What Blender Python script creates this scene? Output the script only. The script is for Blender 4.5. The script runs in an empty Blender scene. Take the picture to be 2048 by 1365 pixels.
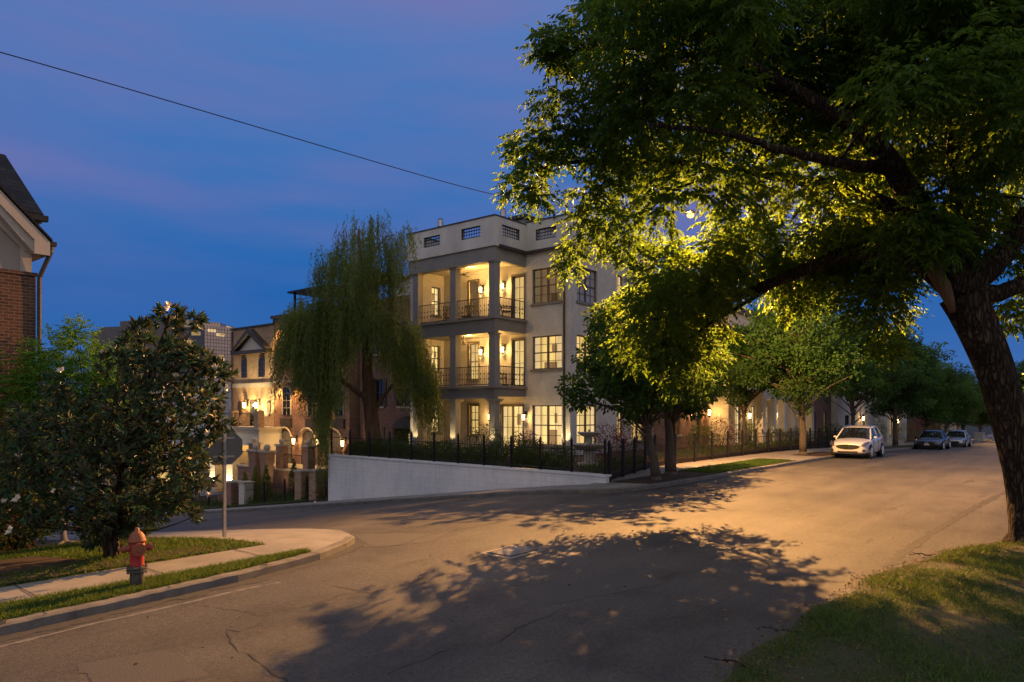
import bpy, math, random
import numpy as np
from mathutils import Vector
random.seed(7)
rng = np.random.default_rng(7)
sc = bpy.context.scene
COL = sc.collection
R = math.radians

# ------------------------------------------------------------------ camera
# World X runs along the main street (away), Y across it to the left, Z up.
TH = R(39.2)
UX, UY = math.sin(TH), math.cos(TH)
CAMH, F, CX, HY = 2.5, 1427.0, 1024.0, 820.0
cam_d = bpy.data.cameras.new("camera")
cam = bpy.data.objects.new("camera", cam_d)
COL.objects.link(cam)
cam.location = (0, 0, CAMH)
cam.rotation_euler = (R(90), 0, -math.atan2(UY, UX))
cam_d.sensor_width = 36
cam_d.lens = F / 2048 * 36
cam_d.shift_y = (HY - 682.5) / 2048
cam_d.clip_end = 3000
sc.camera = cam

# ------------------------------------------------------------------ world: dusk sky
W = bpy.data.worlds.new("World")
sc.world = W
W.use_nodes = True
nt = W.node_tree
nt.nodes.clear()
def wn(t, **k):
    n = nt.nodes.new(t)
    for a, b in k.items():
        setattr(n, a, b)
    return n
out = wn("ShaderNodeOutputWorld")
bg = wn("ShaderNodeBackground")
tc = wn("ShaderNodeTexCoord")
sep = wn("ShaderNodeSeparateXYZ")
nt.links.new(tc.outputs["Generated"], sep.inputs[0])
ramp = wn("ShaderNodeValToRGB")
cr = ramp.color_ramp
cr.elements[0].position = 0.0
cr.elements[0].color = (.016, .026, .062, 1)
cr.elements[1].position = 1.0
cr.elements[1].color = (.34, .40, .52, 1)
for p, c in ((.03, (.050, .128, .365)), (.15, (.009, .107, .365)), (.28, (.044, .142, .405)), (.46, (.062, .168, .430)), (.70, (.20, .27, .47))):
    e = cr.elements.new(p)
    e.color = (*c, 1)
nt.links.new(sep.outputs[2], ramp.inputs[0])
# thin purple dusk clouds
mp = wn("ShaderNodeMapping")
mp.inputs["Scale"].default_value = (1.1, 1.1, 6.5)
mp.inputs["Rotation"].default_value = (R(14), R(9), 0)
nz = wn("ShaderNodeTexNoise")
nz.inputs["Scale"].default_value = 1.7
nz.inputs["Detail"].default_value = 5
nz.inputs["Roughness"].default_value = .5
nt.links.new(tc.outputs["Generated"], mp.inputs[0])
nt.links.new(mp.outputs[0], nz.inputs[0])
cramp = wn("ShaderNodeValToRGB")
cramp.color_ramp.elements[0].position = .36
cramp.color_ramp.elements[1].position = .66
cramp.color_ramp.elements[1].color = (.80, .80, .80, 1)
nt.links.new(nz.outputs[0], cramp.inputs[0])
cmix = wn("ShaderNodeMix", data_type="RGBA")
cmix.inputs[7].default_value = (.150, .150, .370, 1)
cz = wn("ShaderNodeMapRange")
cz.inputs[1].default_value, cz.inputs[2].default_value = .10, .27
nt.links.new(sep.outputs[2], cz.inputs[0])
cm = wn("ShaderNodeMath", operation="MULTIPLY")
nt.links.new(cramp.outputs[0], cm.inputs[0])
nt.links.new(cz.outputs[0], cm.inputs[1])
nt.links.new(cm.outputs[0], cmix.inputs[0])
nt.links.new(ramp.outputs[0], cmix.inputs[6])
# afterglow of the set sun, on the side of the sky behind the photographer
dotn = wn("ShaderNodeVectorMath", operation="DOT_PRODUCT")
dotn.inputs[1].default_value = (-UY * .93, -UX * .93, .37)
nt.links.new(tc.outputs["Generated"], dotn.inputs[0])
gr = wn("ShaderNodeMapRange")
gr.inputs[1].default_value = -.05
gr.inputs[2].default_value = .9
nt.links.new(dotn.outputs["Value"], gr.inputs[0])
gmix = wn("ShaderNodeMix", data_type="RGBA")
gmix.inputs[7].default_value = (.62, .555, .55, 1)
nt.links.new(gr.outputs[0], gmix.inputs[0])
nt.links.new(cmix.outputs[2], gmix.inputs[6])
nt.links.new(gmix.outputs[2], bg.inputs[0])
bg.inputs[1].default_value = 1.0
nt.links.new(bg.outputs[0], out.inputs[0])

sc.view_settings.view_transform = "Standard"
sc.view_settings.look = "None"
sc.view_settings.exposure = .18
sc.view_settings.gamma = 1
sc.view_settings.use_curve_mapping = False
try:
    sc.cycles.use_denoising = True
    sc.cycles.max_bounces = 6
    sc.cycles.diffuse_bounces = 3
    sc.cycles.transmission_bounces = 3
    sc.cycles.transparent_max_bounces = 6
    sc.cycles.caustics_reflective = False
    sc.cycles.caustics_refractive = False
    sc.cycles.sample_clamp_indirect = 4
except Exception:
    pass

# ------------------------------------------------------------------ helpers
def pt(px, py, Y):
    """world point at photograph pixel (2048 wide) and depth Y in front of the camera"""
    X = (px - CX) / F * Y
    return np.array((UX * X + UY * Y, -UY * X + UX * Y, CAMH - (py - HY) / F * Y))

def t_at(px, s):
    a = (px - CX) / F
    Y = s / (UY + UX * a)
    return (UX - UY * a) * Y

def s_at(px, t):
    a = (px - CX) / F
    Y = t / (UX - UY * a)
    return (UY + UX * a) * Y

def softplus(x, k=1.2):
    x = np.asarray(x, float)
    return np.where(x * k > 30, x, np.log1p(np.exp(np.minimum(x * k, 30))) / k)

def G(s, t):
    """height of the road surface: main street level, side street falling away to the left"""
    t = np.asarray(t, float)
    s = np.asarray(s, float)
    tt = np.minimum(t, 60)
    a = -.123 * (softplus(tt - 12.4) - .0)
    b = -.024 * (softplus(np.minimum(s, 130) - 42, .3))
    return a + b

class MB:
    def __init__(self):
        self.v, self.f = [], []
    def add(self, vs, fs):
        o = len(self.v)
        self.v += [tuple(map(float, p)) for p in vs]
        self.f += [tuple(o + i for i in q) for q in fs]
        return self
    def box(self, x0, x1, y0, y1, z0, z1):
        if x0 > x1: x0, x1 = x1, x0
        if y0 > y1: y0, y1 = y1, y0
        if z0 > z1: z0, z1 = z1, z0
        return self.add([(x0, y0, z0), (x1, y0, z0), (x1, y1, z0), (x0, y1, z0), (x0, y0, z1), (x1, y0, z1), (x1, y1, z1), (x0, y1, z1)],
                        [(0, 3, 2, 1), (4, 5, 6, 7), (0, 1, 5, 4), (1, 2, 6, 5), (2, 3, 7, 6), (3, 0, 4, 7)])
    def poly(self, pts):
        return self.add(pts, [tuple(range(len(pts)))])
    def prism(self, pts, d):
        """extrude polygon pts by vector d"""
        n = len(pts)
        p = [np.array(q, float) for q in pts]
        d = np.array(d, float)
        return self.add(p + [q + d for q in p], [tuple(range(n))[::-1], tuple(range(n, 2 * n))] + [(i, (i + 1) % n, n + (i + 1) % n, n + i) for i in range(n)])
    def tube(self, pts, rad, n=8, cap=True):
        pts = [np.array(p, float) for p in pts]
        if not hasattr(rad, "__len__"):
            rad = [rad] * len(pts)
        o = len(self.v)
        ref = None
        for i, p in enumerate(pts):
            d = pts[min(i + 1, len(pts) - 1)] - pts[max(i - 1, 0)]
            d = d / (np.linalg.norm(d) + 1e-9)
            if ref is None:
                ref = np.array((0, 0, 1.)) if abs(d[2]) < .9 else np.array((1., 0, 0))
            a = np.cross(d, ref)
            a /= np.linalg.norm(a) + 1e-9
            b = np.cross(d, a)
            ref = -b if np.dot(-b, ref) > 0 else b
            for k in range(n):
                w = 2 * math.pi * k / n
                self.v.append(tuple(p + rad[i] * (math.cos(w) * a + math.sin(w) * b)))
        for i in range(len(pts) - 1):
            for k in range(n):
                k2 = (k + 1) % n
                self.f.append((o + i * n + k, o + i * n + k2, o + (i + 1) * n + k2, o + (i + 1) * n + k))
        if cap:
            self.f.append(tuple(o + k for k in range(n))[::-1])
            self.f.append(tuple(o + (len(pts) - 1) * n + k for k in range(n)))
        return self
    def lathe(self, c, prof, n=16, axis=2):
        o = len(self.v)
        for r, z in prof:
            for k in range(n):
                w = 2 * math.pi * k / n
                q = [r * math.cos(w), r * math.sin(w), z]
                if axis == 0: q = [q[2], q[0], q[1]]
                if axis == 1: q = [q[1], q[2], q[0]]
                self.v.append((c[0] + q[0], c[1] + q[1], c[2] + q[2]))
        m = len(prof)
        for i in range(m - 1):
            for k in range(n):
                k2 = (k + 1) % n
                self.f.append((o + i * n + k, o + i * n + k2, o + (i + 1) * n + k2, o + (i + 1) * n + k))
        self.f.append(tuple(o + k for k in range(n))[::-1])
        self.f.append(tuple(o + (m - 1) * n + k for k in range(n)))
        return self
    def ball(self, c, r, n=10, sq=(1, 1, 1)):
        m = n // 2 + 1
        pr = [(max(1e-4, math.sin(math.pi * i / m)), -math.cos(math.pi * i / m)) for i in range(m + 1)]
        o = len(self.v)
        self.lathe((0, 0, 0), pr, n)
        for i in range(o, len(self.v)):
            p = self.v[i]
            self.v[i] = (c[0] + p[0] * r * sq[0], c[1] + p[1] * r * sq[1], c[2] + p[2] * r * sq[2])
        return self
    def build(self, name, mat, parent=None, smooth=False, bevel=0):
        return np_obj(name, np.array(self.v), self.f, mat, parent, smooth, bevel)

BASE = {}
def np_obj(name, V, Fc, mat, parent=None, smooth=False, bevel=0, tint=None):
    me = bpy.data.meshes.new(name)
    b = BASE.get(parent.name, (0, 0, 0)) if parent else (0, 0, 0)
    V = np.asarray(V, float) - np.array(b)
    me.from_pydata(V.tolist(), [], Fc if isinstance(Fc, list) else Fc.tolist())
    if smooth:
        me.polygons.foreach_set("use_smooth", [True] * len(me.polygons))
    if tint is not None:
        at = me.attributes.new("tint", "FLOAT", "FACE")
        at.data.foreach_set("value", np.asarray(tint, np.float32))
    me.materials.append(mat)
    o = bpy.data.objects.new(name, me)
    COL.objects.link(o)
    if parent:
        o.parent = parent
        BASE[o.name] = b
    if bevel:
        m = o.modifiers.new("bevel", "BEVEL")
        m.width = bevel
        m.segments = 2
        m.limit_method = "ANGLE"
    return o

def thing(name, label, cat, loc, group=None):
    o = bpy.data.objects.new(name, None)
    COL.objects.link(o)
    o.empty_display_size = .2
    o.location = tuple(map(float, loc))
    BASE[o.name] = tuple(map(float, loc))
    o["label"] = label
    o["category"] = cat
    o["kind"] = "thing"
    if group: o["group"] = group
    return o

def tag(o, label, cat, group=None):
    o["label"] = label
    o["category"] = cat
    o["kind"] = "thing"
    if group: o["group"] = group
    return o

def kind(o, k, label=None):
    o["kind"] = k
    if label: o["label"] = label
    return o

def copy_tree(o, loc=None, rz=None, label=None, parent=None):
    c = o.copy()
    COL.objects.link(c)
    c.parent = parent
    if loc is not None: c.location = loc
    if rz is not None: c.rotation_euler = (0, 0, rz)
    if label: c["label"] = label
    for ch in list(o.children):
        copy_tree(ch, parent=c)
    return c

def lamp(name, loc, power, color, parent=None, size=.05, spot=None, aim=None, blend=.6):
    d = bpy.data.lights.new(name, "SPOT" if spot else "POINT")
    d.energy = power
    d.color = color
    d.shadow_soft_size = size
    o = bpy.data.objects.new(name, d)
    COL.objects.link(o)
    b = np.array(BASE.get(parent.name, (0, 0, 0))) if parent else np.zeros(3)
    o.location = tuple(np.array(loc, float) - b)
    if parent: o.parent = parent
    if spot:
        d.spot_size = spot
        d.spot_blend = blend
        o.rotation_euler = Vector(aim).to_track_quat("-Z", "Y").to_euler()
    return o
WARM = (1.0, .54, .14)

# ------------------------------------------------------------------ materials
class NT:
    def __init__(self, name):
        self.m = bpy.data.materials.new(name)
        self.m.use_nodes = True
        self.t = self.m.node_tree
        self.t.nodes.clear()
        self.out = self.n("ShaderNodeOutputMaterial")
    def n(self, ty, **k):
        x = self.t.nodes.new(ty)
        for a, b in k.items(): setattr(x, a, b)
        return x
    def l(self, a, b): self.t.links.new(a, b)
    def coord(self, scale=(1, 1, 1)):
        c = self.n("ShaderNodeTexCoord")
        m = self.n("ShaderNodeMapping")
        m.inputs["Scale"].default_value = scale
        self.l(c.outputs["Object"], m.inputs[0])
        return m.outputs[0]
    def noise(self, vec, scale, detail=4, rough=.55):
        x = self.n("ShaderNodeTexNoise")
        x.inputs["Scale"].default_value = scale
        x.inputs["Detail"].default_value = detail
        x.inputs["Roughness"].default_value = rough
        self.l(vec, x.inputs["Vector"])
        return x.outputs[0]
    def ramp(self, fac, stops):
        x = self.n("ShaderNodeValToRGB")
        e = x.color_ramp.elements
        while len(e) < len(stops): e.new(.5)
        for i, (p, c) in enumerate(stops):
            e[i].position = p
            e[i].color = (*c, 1) if len(c) == 3 else c
        self.l(fac, x.inputs[0])
        return x.outputs[0]
    def mix(self, fac, a, b, mode="MIX"):
        x = self.n("ShaderNodeMix", data_type="RGBA", blend_type=mode)
        for i, q in ((0, fac), (6, a), (7, b)):
            if hasattr(q, "links"): self.l(q, x.inputs[i])
            elif i == 0: x.inputs[0].default_value = q
            else: x.inputs[i].default_value = (*q, 1)
        return x.outputs[2]
    def bsdf(self, color, rough=.7, metal=0, spec=.4, bump=None, bstr=.3, bdist=.01):
        b = self.n("ShaderNodeBsdfPrincipled")
        if hasattr(color, "links"): self.l(color, b.inputs["Base Color"])
        else: b.inputs["Base Color"].default_value = (*color, 1)
        if hasattr(rough, "links"): self.l(rough, b.inputs["Roughness"])
        else: b.inputs["Roughness"].default_value = rough
        b.inputs["Metallic"].default_value = metal
        b.inputs["Specular IOR Level"].default_value = spec
        if bump is not None:
            x = self.n("ShaderNodeBump")
            x.inputs["Strength"].default_value = bstr
            x.inputs["Distance"].default_value = bdist
            self.l(bump, x.inputs["Height"])
            self.l(x.outputs[0], b.inputs["Normal"])
        return b
    def done(self, sh):
        self.l(sh.outputs[0] if hasattr(sh, "outputs") else sh, self.out.inputs[0])
        return self.m

def pm(name, c1, c2=None, scale=3, rough=.7, metal=0, spec=.4, bump=0, bscale=60, stretch=(1, 1, 1)):
    q = NT(name)
    v = q.coord(stretch)
    c2 = c2 or tuple(min(1, x * .78) for x in c1)
    col = q.ramp(q.noise(v, scale, 6, .6), [(.32, c1), (.70, c2)])
    return q.done(q.bsdf(col, rough, metal, spec, q.noise(v, bscale, 3) if bump else None, bump))

def wallvec(q):
    """brick coordinates: along the wall, and up"""
    c = q.n("ShaderNodeTexCoord")
    g = q.n("ShaderNodeNewGeometry")
    s1 = q.n("ShaderNodeSeparateXYZ"); s2 = q.n("ShaderNodeSeparateXYZ")
    q.l(c.outputs["Object"], s1.inputs[0]); q.l(g.outputs["True Normal"], s2.inputs[0])
    ab = q.n("ShaderNodeMath", operation="ABSOLUTE"); q.l(s2.outputs[0], ab.inputs[0])
    gt = q.n("ShaderNodeMath", operation="GREATER_THAN"); q.l(ab.outputs[0], gt.inputs[0]); gt.inputs[1].default_value = .6
    mx = q.n("ShaderNodeMix", data_type="FLOAT")
    q.l(gt.outputs[0], mx.inputs[0]); q.l(s1.outputs[0], mx.inputs[2]); q.l(s1.outputs[1], mx.inputs[3])
    cb = q.n("ShaderNodeCombineXYZ")
    q.l(mx.outputs[0], cb.inputs[0]); q.l(s1.outputs[2], cb.inputs[1])
    return cb.outputs[0], c.outputs["Object"]

def brick(name, c1, c2, mortar, bw=.22, bh=.075, ms=.011, stain=.5, rough=.85, bstr=.5):
    q = NT(name)
    v, ob = wallvec(q)
    b = q.n("ShaderNodeTexBrick")
    b.inputs["Color1"].default_value = (*c1, 1); b.inputs["Color2"].default_value = (*c2, 1); b.inputs["Mortar"].default_value = (*mortar, 1)
    b.inputs["Scale"].default_value = 1; b.inputs["Mortar Size"].default_value = ms; b.inputs["Brick Width"].default_value = bw; b.inputs["Row Height"].default_value = bh
    b.inputs["Mortar Smooth"].default_value = .3
    q.l(v, b.inputs["Vector"])
    n = q.noise(ob, 1.3, 6, .65)
    col = q.mix(stain, b.outputs[0], q.ramp(n, [(.3, (.45, .45, .45)), (.65, (1, 1, 1))]), "MULTIPLY")
    col = q.mix(.35, col, q.ramp(q.noise(ob, 22, 2), [(.3, (.5, .5, .5)), (.7, (1, 1, 1))]), "MULTIPLY")
    inv = q.n("ShaderNodeMath", operation="SUBTRACT"); inv.inputs[0].default_value = 1; q.l(b.outputs["Fac"], inv.inputs[1])
    return q.done(q.bsdf(col, rough, 0, .25, inv.outputs[0], bstr, .012))

def retainmat():
    q = NT("painted_block_wall")
    v, ob = wallvec(q)
    b = q.n("ShaderNodeTexBrick"); b.inputs["Scale"].default_value = 1
    for k, x in (("Mortar Size", .007), ("Brick Width", .40), ("Row Height", .20), ("Mortar Smooth", .4)): b.inputs[k].default_value = x
    b.inputs["Color1"].default_value = (.72, .72, .73, 1); b.inputs["Color2"].default_value = (.76, .76, .76, 1); b.inputs["Mortar"].default_value = (.60, .60, .61, 1)
    q.l(v, b.inputs["Vector"])
    mp = q.n("ShaderNodeMapping"); mp.inputs["Scale"].default_value = (2.6, .28, 1); q.l(v, mp.inputs[0])
    drip = q.ramp(q.noise(mp.outputs[0], 1.6, 5, .6), [(.34, (.60, .60, .58)), (.52, (1, 1, 1))])
    col = q.mix(.28, b.outputs[0], drip, "MULTIPLY")
    blot = q.ramp(q.noise(v, .42, 4, .6), [(.38, (.74, .77, .84)), (.55, (1, 1, 1))])
    col = q.mix(.6, col, blot, "MULTIPLY")
    spots = q.ramp(q.noise(v, 9, 3, .7), [(.26, (.45, .45, .44)), (.36, (1, 1, 1))])
    col = q.mix(.7, col, spots, "MULTIPLY")
    inv = q.n("ShaderNodeMath", operation="SUBTRACT"); inv.inputs[0].default_value = 1; q.l(b.outputs["Fac"], inv.inputs[1])
    return q.done(q.bsdf(col, .85, 0, .25, inv.outputs[0], .15, .006))

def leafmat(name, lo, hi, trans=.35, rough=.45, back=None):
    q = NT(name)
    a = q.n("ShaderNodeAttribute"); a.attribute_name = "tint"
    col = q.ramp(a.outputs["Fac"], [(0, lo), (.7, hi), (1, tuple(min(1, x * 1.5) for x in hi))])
    if back:
        g = q.n("ShaderNodeNewGeometry")
        col = q.mix(g.outputs["Backfacing"], col, back)
    b = q.bsdf(col, max(rough, .5), 0, .18)
    tr = q.n("ShaderNodeBsdfTranslucent")
    hs = q.n("ShaderNodeHueSaturation"); hs.inputs["Hue"].default_value = .448; hs.inputs["Value"].default_value = 2.5; hs.inputs["Saturation"].default_value = 1.1
    q.l(col, hs.inputs["Color"]); q.l(hs.outputs[0], tr.inputs[0])
    mx = q.n("ShaderNodeMixShader"); mx.inputs[0].default_value = trans
    q.l(b.outputs[0], mx.inputs[1]); q.l(tr.outputs[0], mx.inputs[2])
    return q.done(mx)

def emit(name, c, s):
    q = NT(name)
    e = q.n("ShaderNodeEmission"); e.inputs[0].default_value = (*c, 1); e.inputs[1].default_value = s
    return q.done(e)

def litpane(name, c=(1, .66, .22), s=.85):
    """a lit room behind glass: curtains, a ceiling glow and darker furniture, under a slight reflection"""
    q = NT(name)
    v, ob = wallvec(q)
    mp = q.n("ShaderNodeMapping"); mp.inputs["Scale"].default_value = (1, .35, 1); q.l(v, mp.inputs[0])
    cur = q.ramp(q.noise(mp.outputs[0], 7, 2), [(.35, (.74, .74, .74)), (.6, (1, 1, 1))])
    fur = q.ramp(q.noise(v, .9, 1), [(.33, (.50, .42, .32)), (.52, (1, 1, 1))])
    col = q.mix(.8, cur, fur, "MULTIPLY")
    col = q.mix(1, col, c, "MULTIPLY")
    e = q.n("ShaderNodeEmission"); q.l(col, e.inputs[0]); e.inputs[1].default_value = s
    g = q.n("ShaderNodeBsdfGlossy"); g.inputs["Roughness"].default_value = .03
    fr = q.n("ShaderNodeFresnel"); fr.inputs[0].default_value = 1.45
    mx = q.n("ShaderNodeMixShader"); q.l(fr.outputs[0], mx.inputs[0]); q.l(e.outputs[0], mx.inputs[1]); q.l(g.outputs[0], mx.inputs[2])
    return q.done(mx)

M = {}
def asphalt():
    q = NT("asphalt")
    v = q.coord()
    big = q.ramp(q.noise(v, .22, 5, .6), [(.35, (.062, .060, .058)), (.62, (.098, .093, .088))])
    fine = q.ramp(q.noise(v, 48, 4, .85), [(.30, (.30, .30, .30)), (.50, (1, 1, 1)), (.72, (2.1, 2.0, 1.9))])
    col = q.mix(1, big, fine, "MULTIPLY")
    sv = q.coord((.05, 1.1, 1))
    wear = q.ramp(q.noise(sv, 1.0, 4), [(.40, (.78, .78, .80)), (.62, (1.12, 1.1, 1.08))])
    col = q.mix(.8, col, wear, "MULTIPLY")
    bl = q.ramp(q.noise(v, .9, 6, .7), [(.30, (.50, .50, .53)), (.50, (1, 1, 1))])
    col = q.mix(.75, col, bl, "MULTIPLY")
    mid = q.ramp(q.noise(v, 15, 3, .75), [(.34, (.62, .62, .62)), (.52, (1, 1, 1)), (.74, (1.35, 1.33, 1.3))])
    col = q.mix(.85, col, mid, "MULTIPLY")
    oil = q.ramp(q.noise(q.coord((.25, 1, 1)), 1.7, 3, .5), [(.27, (.42, .42, .43)), (.36, (1, 1, 1))])
    col = q.mix(.8, col, oil, "MULTIPLY")
    return q.done(q.bsdf(col, .72, 0, .35, q.noise(v, 60, 4, .85), .8, .014))
M["asphalt"] = asphalt()
M["patch"] = pm("worn_asphalt", (.04, .039, .038), (.065, .06, .058), 9, .85, bump=.4, bscale=90)
M["repair"] = pm("repaired_asphalt", (.058, .055, .053), (.085, .08, .076), 34, .8, bump=.6, bscale=70)
M["crack"] = pm("tar", (.022, .021, .020), (.04, .038, .036), 14, .9)
M["line"] = pm("worn_white_paint", (.21, .20, .19), (.085, .08, .078), 9, .8)
M["concrete"] = pm("concrete", (.27, .25, .225), (.17, .16, .145), 1.6, .85, bump=.25, bscale=70)
M["kerb"] = pm("kerb_concrete", (.19, .175, .16), (.10, .095, .088), 3.2, .9, bump=.4, bscale=40)
M["soil"] = pm("grass_soil", (.030, .046, .014), (.052, .044, .022), 5, .95, bump=.9, bscale=24)
M["mulch"] = pm("mulch", (.030, .018, .011), (.055, .034, .021), 16, .95, bump=.8, bscale=35)
M["far"] = pm("ground_cover", (.03, .035, .018), (.05, .045, .03), .2, .95)
M["grass"] = leafmat("grass_blade", (.022, .055, .010), (.060, .115, .022), .3, .5)
M["drygrass"] = leafmat("dry_grass", (.08, .06, .025), (.16, .12, .05), .2, .7)
M["whitewall"] = brick("painted_brick", (.58, .56, .54), (.62, .60, .58), (.50, .48, .47), stain=.42, bstr=.35)
M["retain"] = retainmat()
M["stucco"] = pm("pale_render", (.56, .53, .47), (.48, .45, .40), 1.2, .85, bump=.12, bscale=90)
M["parapet"] = pm("parapet_paint", (.58, .57, .55), (.40, .39, .38), .9, .8, bump=.1, stretch=(1, 1, .4))
M["column"] = pm("grey_column_paint", (.235, .225, .22), (.19, .182, .178), 2.0, .6)
M["trim"] = pm("taupe_trim", (.20, .182, .168), (.165, .15, .14), 2.0, .6)
M["darktrim"] = pm("dark_trim", (.035, .028, .024), (.05, .04, .034), 3, .5)
M["iron"] = pm("black_iron", (.012, .012, .013), (.022, .021, .02), 8, .45, .3)
M["wframe"] = pm("window_frame_paint", (.10, .085, .07), (.08, .068, .056), 4, .5)
M["redbrick"] = brick("red_brick", (.20, .085, .060), (.12, .055, .045), (.27, .23, .20))
M["tanbrick"] = brick("tan_brick", (.50, .34, .20), (.34, .22, .13), (.42, .34, .25))
M["rustbrick"] = brick("rust_brick", (.36, .18, .115), (.23, .11, .08), (.38, .31, .26))
M["leftbrick"] = brick("brown_brick", (.170, .080, .055), (.085, .045, .035), (.22, .165, .13), bw=.215, bh=.074)
M["board"] = pm("grey_board", (.34, .31, .29), (.30, .275, .255), 1, .7)
M["boardtrim"] = pm("pale_board", (.46, .415, .38), (.40, .365, .335), 1.5, .7)
M["shingle"] = brick("roof_shingle", (.022, .021, .020), (.045, .042, .040), (.012, .012, .012), bw=.33, bh=.14, ms=.01, stain=.4)
M["roofdark"] = pm("roof_membrane", (.05, .048, .045), None, 2, .9)
M["stone"] = pm("cast_stone", (.42, .38, .32), (.30, .27, .23), 6, .85, bump=.3)
M["galv"] = pm("galvanised_steel", (.42, .42, .43), (.30, .30, .31), 8, .45, .8)
M["flue"] = pm("flue_metal", (.50, .49, .48), (.30, .29, .28), 7, .35, .85)
M["signback"] = pm("sign_back", (.15, .155, .165), (.11, .115, .12), 3, .5, .5)
def barkmat():
    q = NT("tree_bark")
    v = q.coord((1, 1, .22))
    vo = q.n("ShaderNodeTexVoronoi"); vo.feature = "DISTANCE_TO_EDGE"; vo.inputs["Scale"].default_value = 13
    nz_ = q.n("ShaderNodeTexNoise"); nz_.inputs["Scale"].default_value = 5; nz_.inputs["Detail"].default_value = 4; q.l(v, nz_.inputs["Vector"])
    av = q.n("ShaderNodeVectorMath", operation="MULTIPLY_ADD"); av.inputs[1].default_value = (.28, .28, .28); q.l(nz_.outputs["Color"], av.inputs[0]); q.l(v, av.inputs[2])
    q.l(av.outputs[0], vo.inputs["Vector"])
    pl_ = q.ramp(vo.outputs["Distance"], [(0, (.012, .009, .008)), (.10, (.040, .030, .024)), (.35, (.095, .072, .055))])
    big = q.ramp(q.noise(q.coord(), 2.2, 5), [(.32, (.55, .55, .5)), (.68, (1.15, 1.1, 1.05))])
    h = q.ramp(vo.outputs["Distance"], [(0, (0, 0, 0)), (.25, (1, 1, 1))])
    return q.done(q.bsdf(q.mix(1, pl_, big, "MULTIPLY"), .95, 0, .2, h, 1.0, .035))
M["bark"] = barkmat()
M["barkpale"] = pm("street_tree_bark", (.115, .095, .075), (.060, .048, .038), 9, .95, bump=.8, bscale=22, stretch=(1, 1, .3))
M["barkred"] = pm("willow_bark", (.12, .07, .04), (.05, .03, .02), 6, .95, bump=1, bscale=14, stretch=(1, 1, .25))
M["cutwood"] = pm("bare_wood", (.15, .085, .05), (.07, .042, .026), 5, .8, stretch=(1, 1, .3))
M["bigleaf"] = leafmat("pistache_leaf", (.022, .068, .012), (.066, .145, .022), .48)
M["maple"] = leafmat("maple_leaf", (.018, .054, .012), (.048, .112, .022), .34)
M["magleaf"] = leafmat("magnolia_leaf", (.018, .050, .024), (.044, .098, .046), .10, .42, back=(.050, .056, .030))
M["willowleaf"] = leafmat("willow_leaf", (.048, .082, .022), (.120, .170, .046), .42)
M["hedge"] = leafmat("hedge_leaf", (.018, .042, .010), (.050, .090, .020), .25)
M["brightleaf"] = leafmat("bright_green_leaf", (.030, .105, .016), (.075, .200, .032), .4)
M["topiary"] = leafmat("topiary_leaf", (.040, .080, .012), (.110, .160, .030), .3)
M["redleaf"] = leafmat("red_leaf", (.06, .022, .014), (.13, .045, .025), .3)
M["petal"] = pm("petal", (.78, .74, .68), (.70, .62, .54), 9, .5)
M["hydred"] = pm("hydrant_red", (.40, .022, .034), (.20, .020, .026), 11, .55, bump=.2)
M["hydtan"] = pm("hydrant_orange", (.27, .078, .036), (.17, .060, .032), 11, .6, bump=.2)
M["hydgrey"] = pm("hydrant_base", (.09, .085, .08), (.05, .048, .046), 8, .8)
def roommat(name, c, s):
    q = NT(name)
    col = q.mix(1, q.ramp(q.noise(q.coord(), .8, 2), [(.3, (.72, .72, .72)), (.65, (1, 1, 1))]), c, "MULTIPLY")
    e = q.n("ShaderNodeEmission"); q.l(col, e.inputs[0]); e.inputs[1].default_value = s
    return q.done(e)
ROOM = {}
for k_, c_, s_ in (("lit", (1, .66, .21), .98), ("lit2", (1, .69, .25), 1.2), ("litdim", (.85, .50, .24), .20)):
    ROOM[k_] = [roommat("room_wall_" + k_, c_, s_), roommat("room_side_" + k_, c_, s_ * .75), roommat("room_ceiling_" + k_, c_, s_ * 1.15), roommat("room_floor_" + k_, (.8, .42, .16), s_ * .5), roommat("curtain_" + k_, (1, .70, .34), s_ * .78), roommat("furniture_" + k_, (.8, .44, .18), s_ * .38)]  # room light painted as emission, graded by face; curtains and furniture glow too
q = NT("window_glass")
tr_ = q.n("ShaderNodeBsdfTransparent"); gl_ = q.n("ShaderNodeBsdfGlossy"); gl_.inputs["Roughness"].default_value = .02
fr_ = q.n("ShaderNodeFresnel"); fr_.inputs[0].default_value = 1.45
mx_ = q.n("ShaderNodeMixShader"); q.l(fr_.outputs[0], mx_.inputs[0]); q.l(tr_.outputs[0], mx_.inputs[1]); q.l(gl_.outputs[0], mx_.inputs[2])
M["pane"] = q.done(mx_)
M["lit"] = litpane("lit_room")
M["lit2"] = litpane("lit_room_bright", (1, .72, .28), 1.05)
M["litdim"] = litpane("dim_room", (.75, .42, .20), .22)
M["bulb"] = emit("lantern_glow", (1, .66, .26), 9)
M["sodium"] = emit("street_lamp_lens", (1, .50, .10), 4.5)
M["tail"] = emit("tail_lamp", (1, .03, .01), 2.2)
q = NT("dark_glass")
M["blind"] = pm("window_blind", (.36, .34, .36), (.30, .29, .31), .8, .25, spec=.8)
M["glass"] = q.done(q.bsdf((.012, .014, .018), .06, 0, .6))
q = NT("car_glass")
M["carglass"] = q.done(q.bsdf((.010, .012, .012), .04, 0, .7))
def carpaint(name, c, met=.0, rough=.28):
    q = NT(name)
    b = q.bsdf(c, rough, met, .5)
    b.inputs["Coat Weight"].default_value = .8
    b.inputs["Coat Roughness"].default_value = .06
    return q.done(b)
M["carwhite"] = carpaint("white_car_paint", (.66, .64, .63))
M["carblack"] = carpaint("black_car_paint", (.012, .014, .018))
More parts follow.
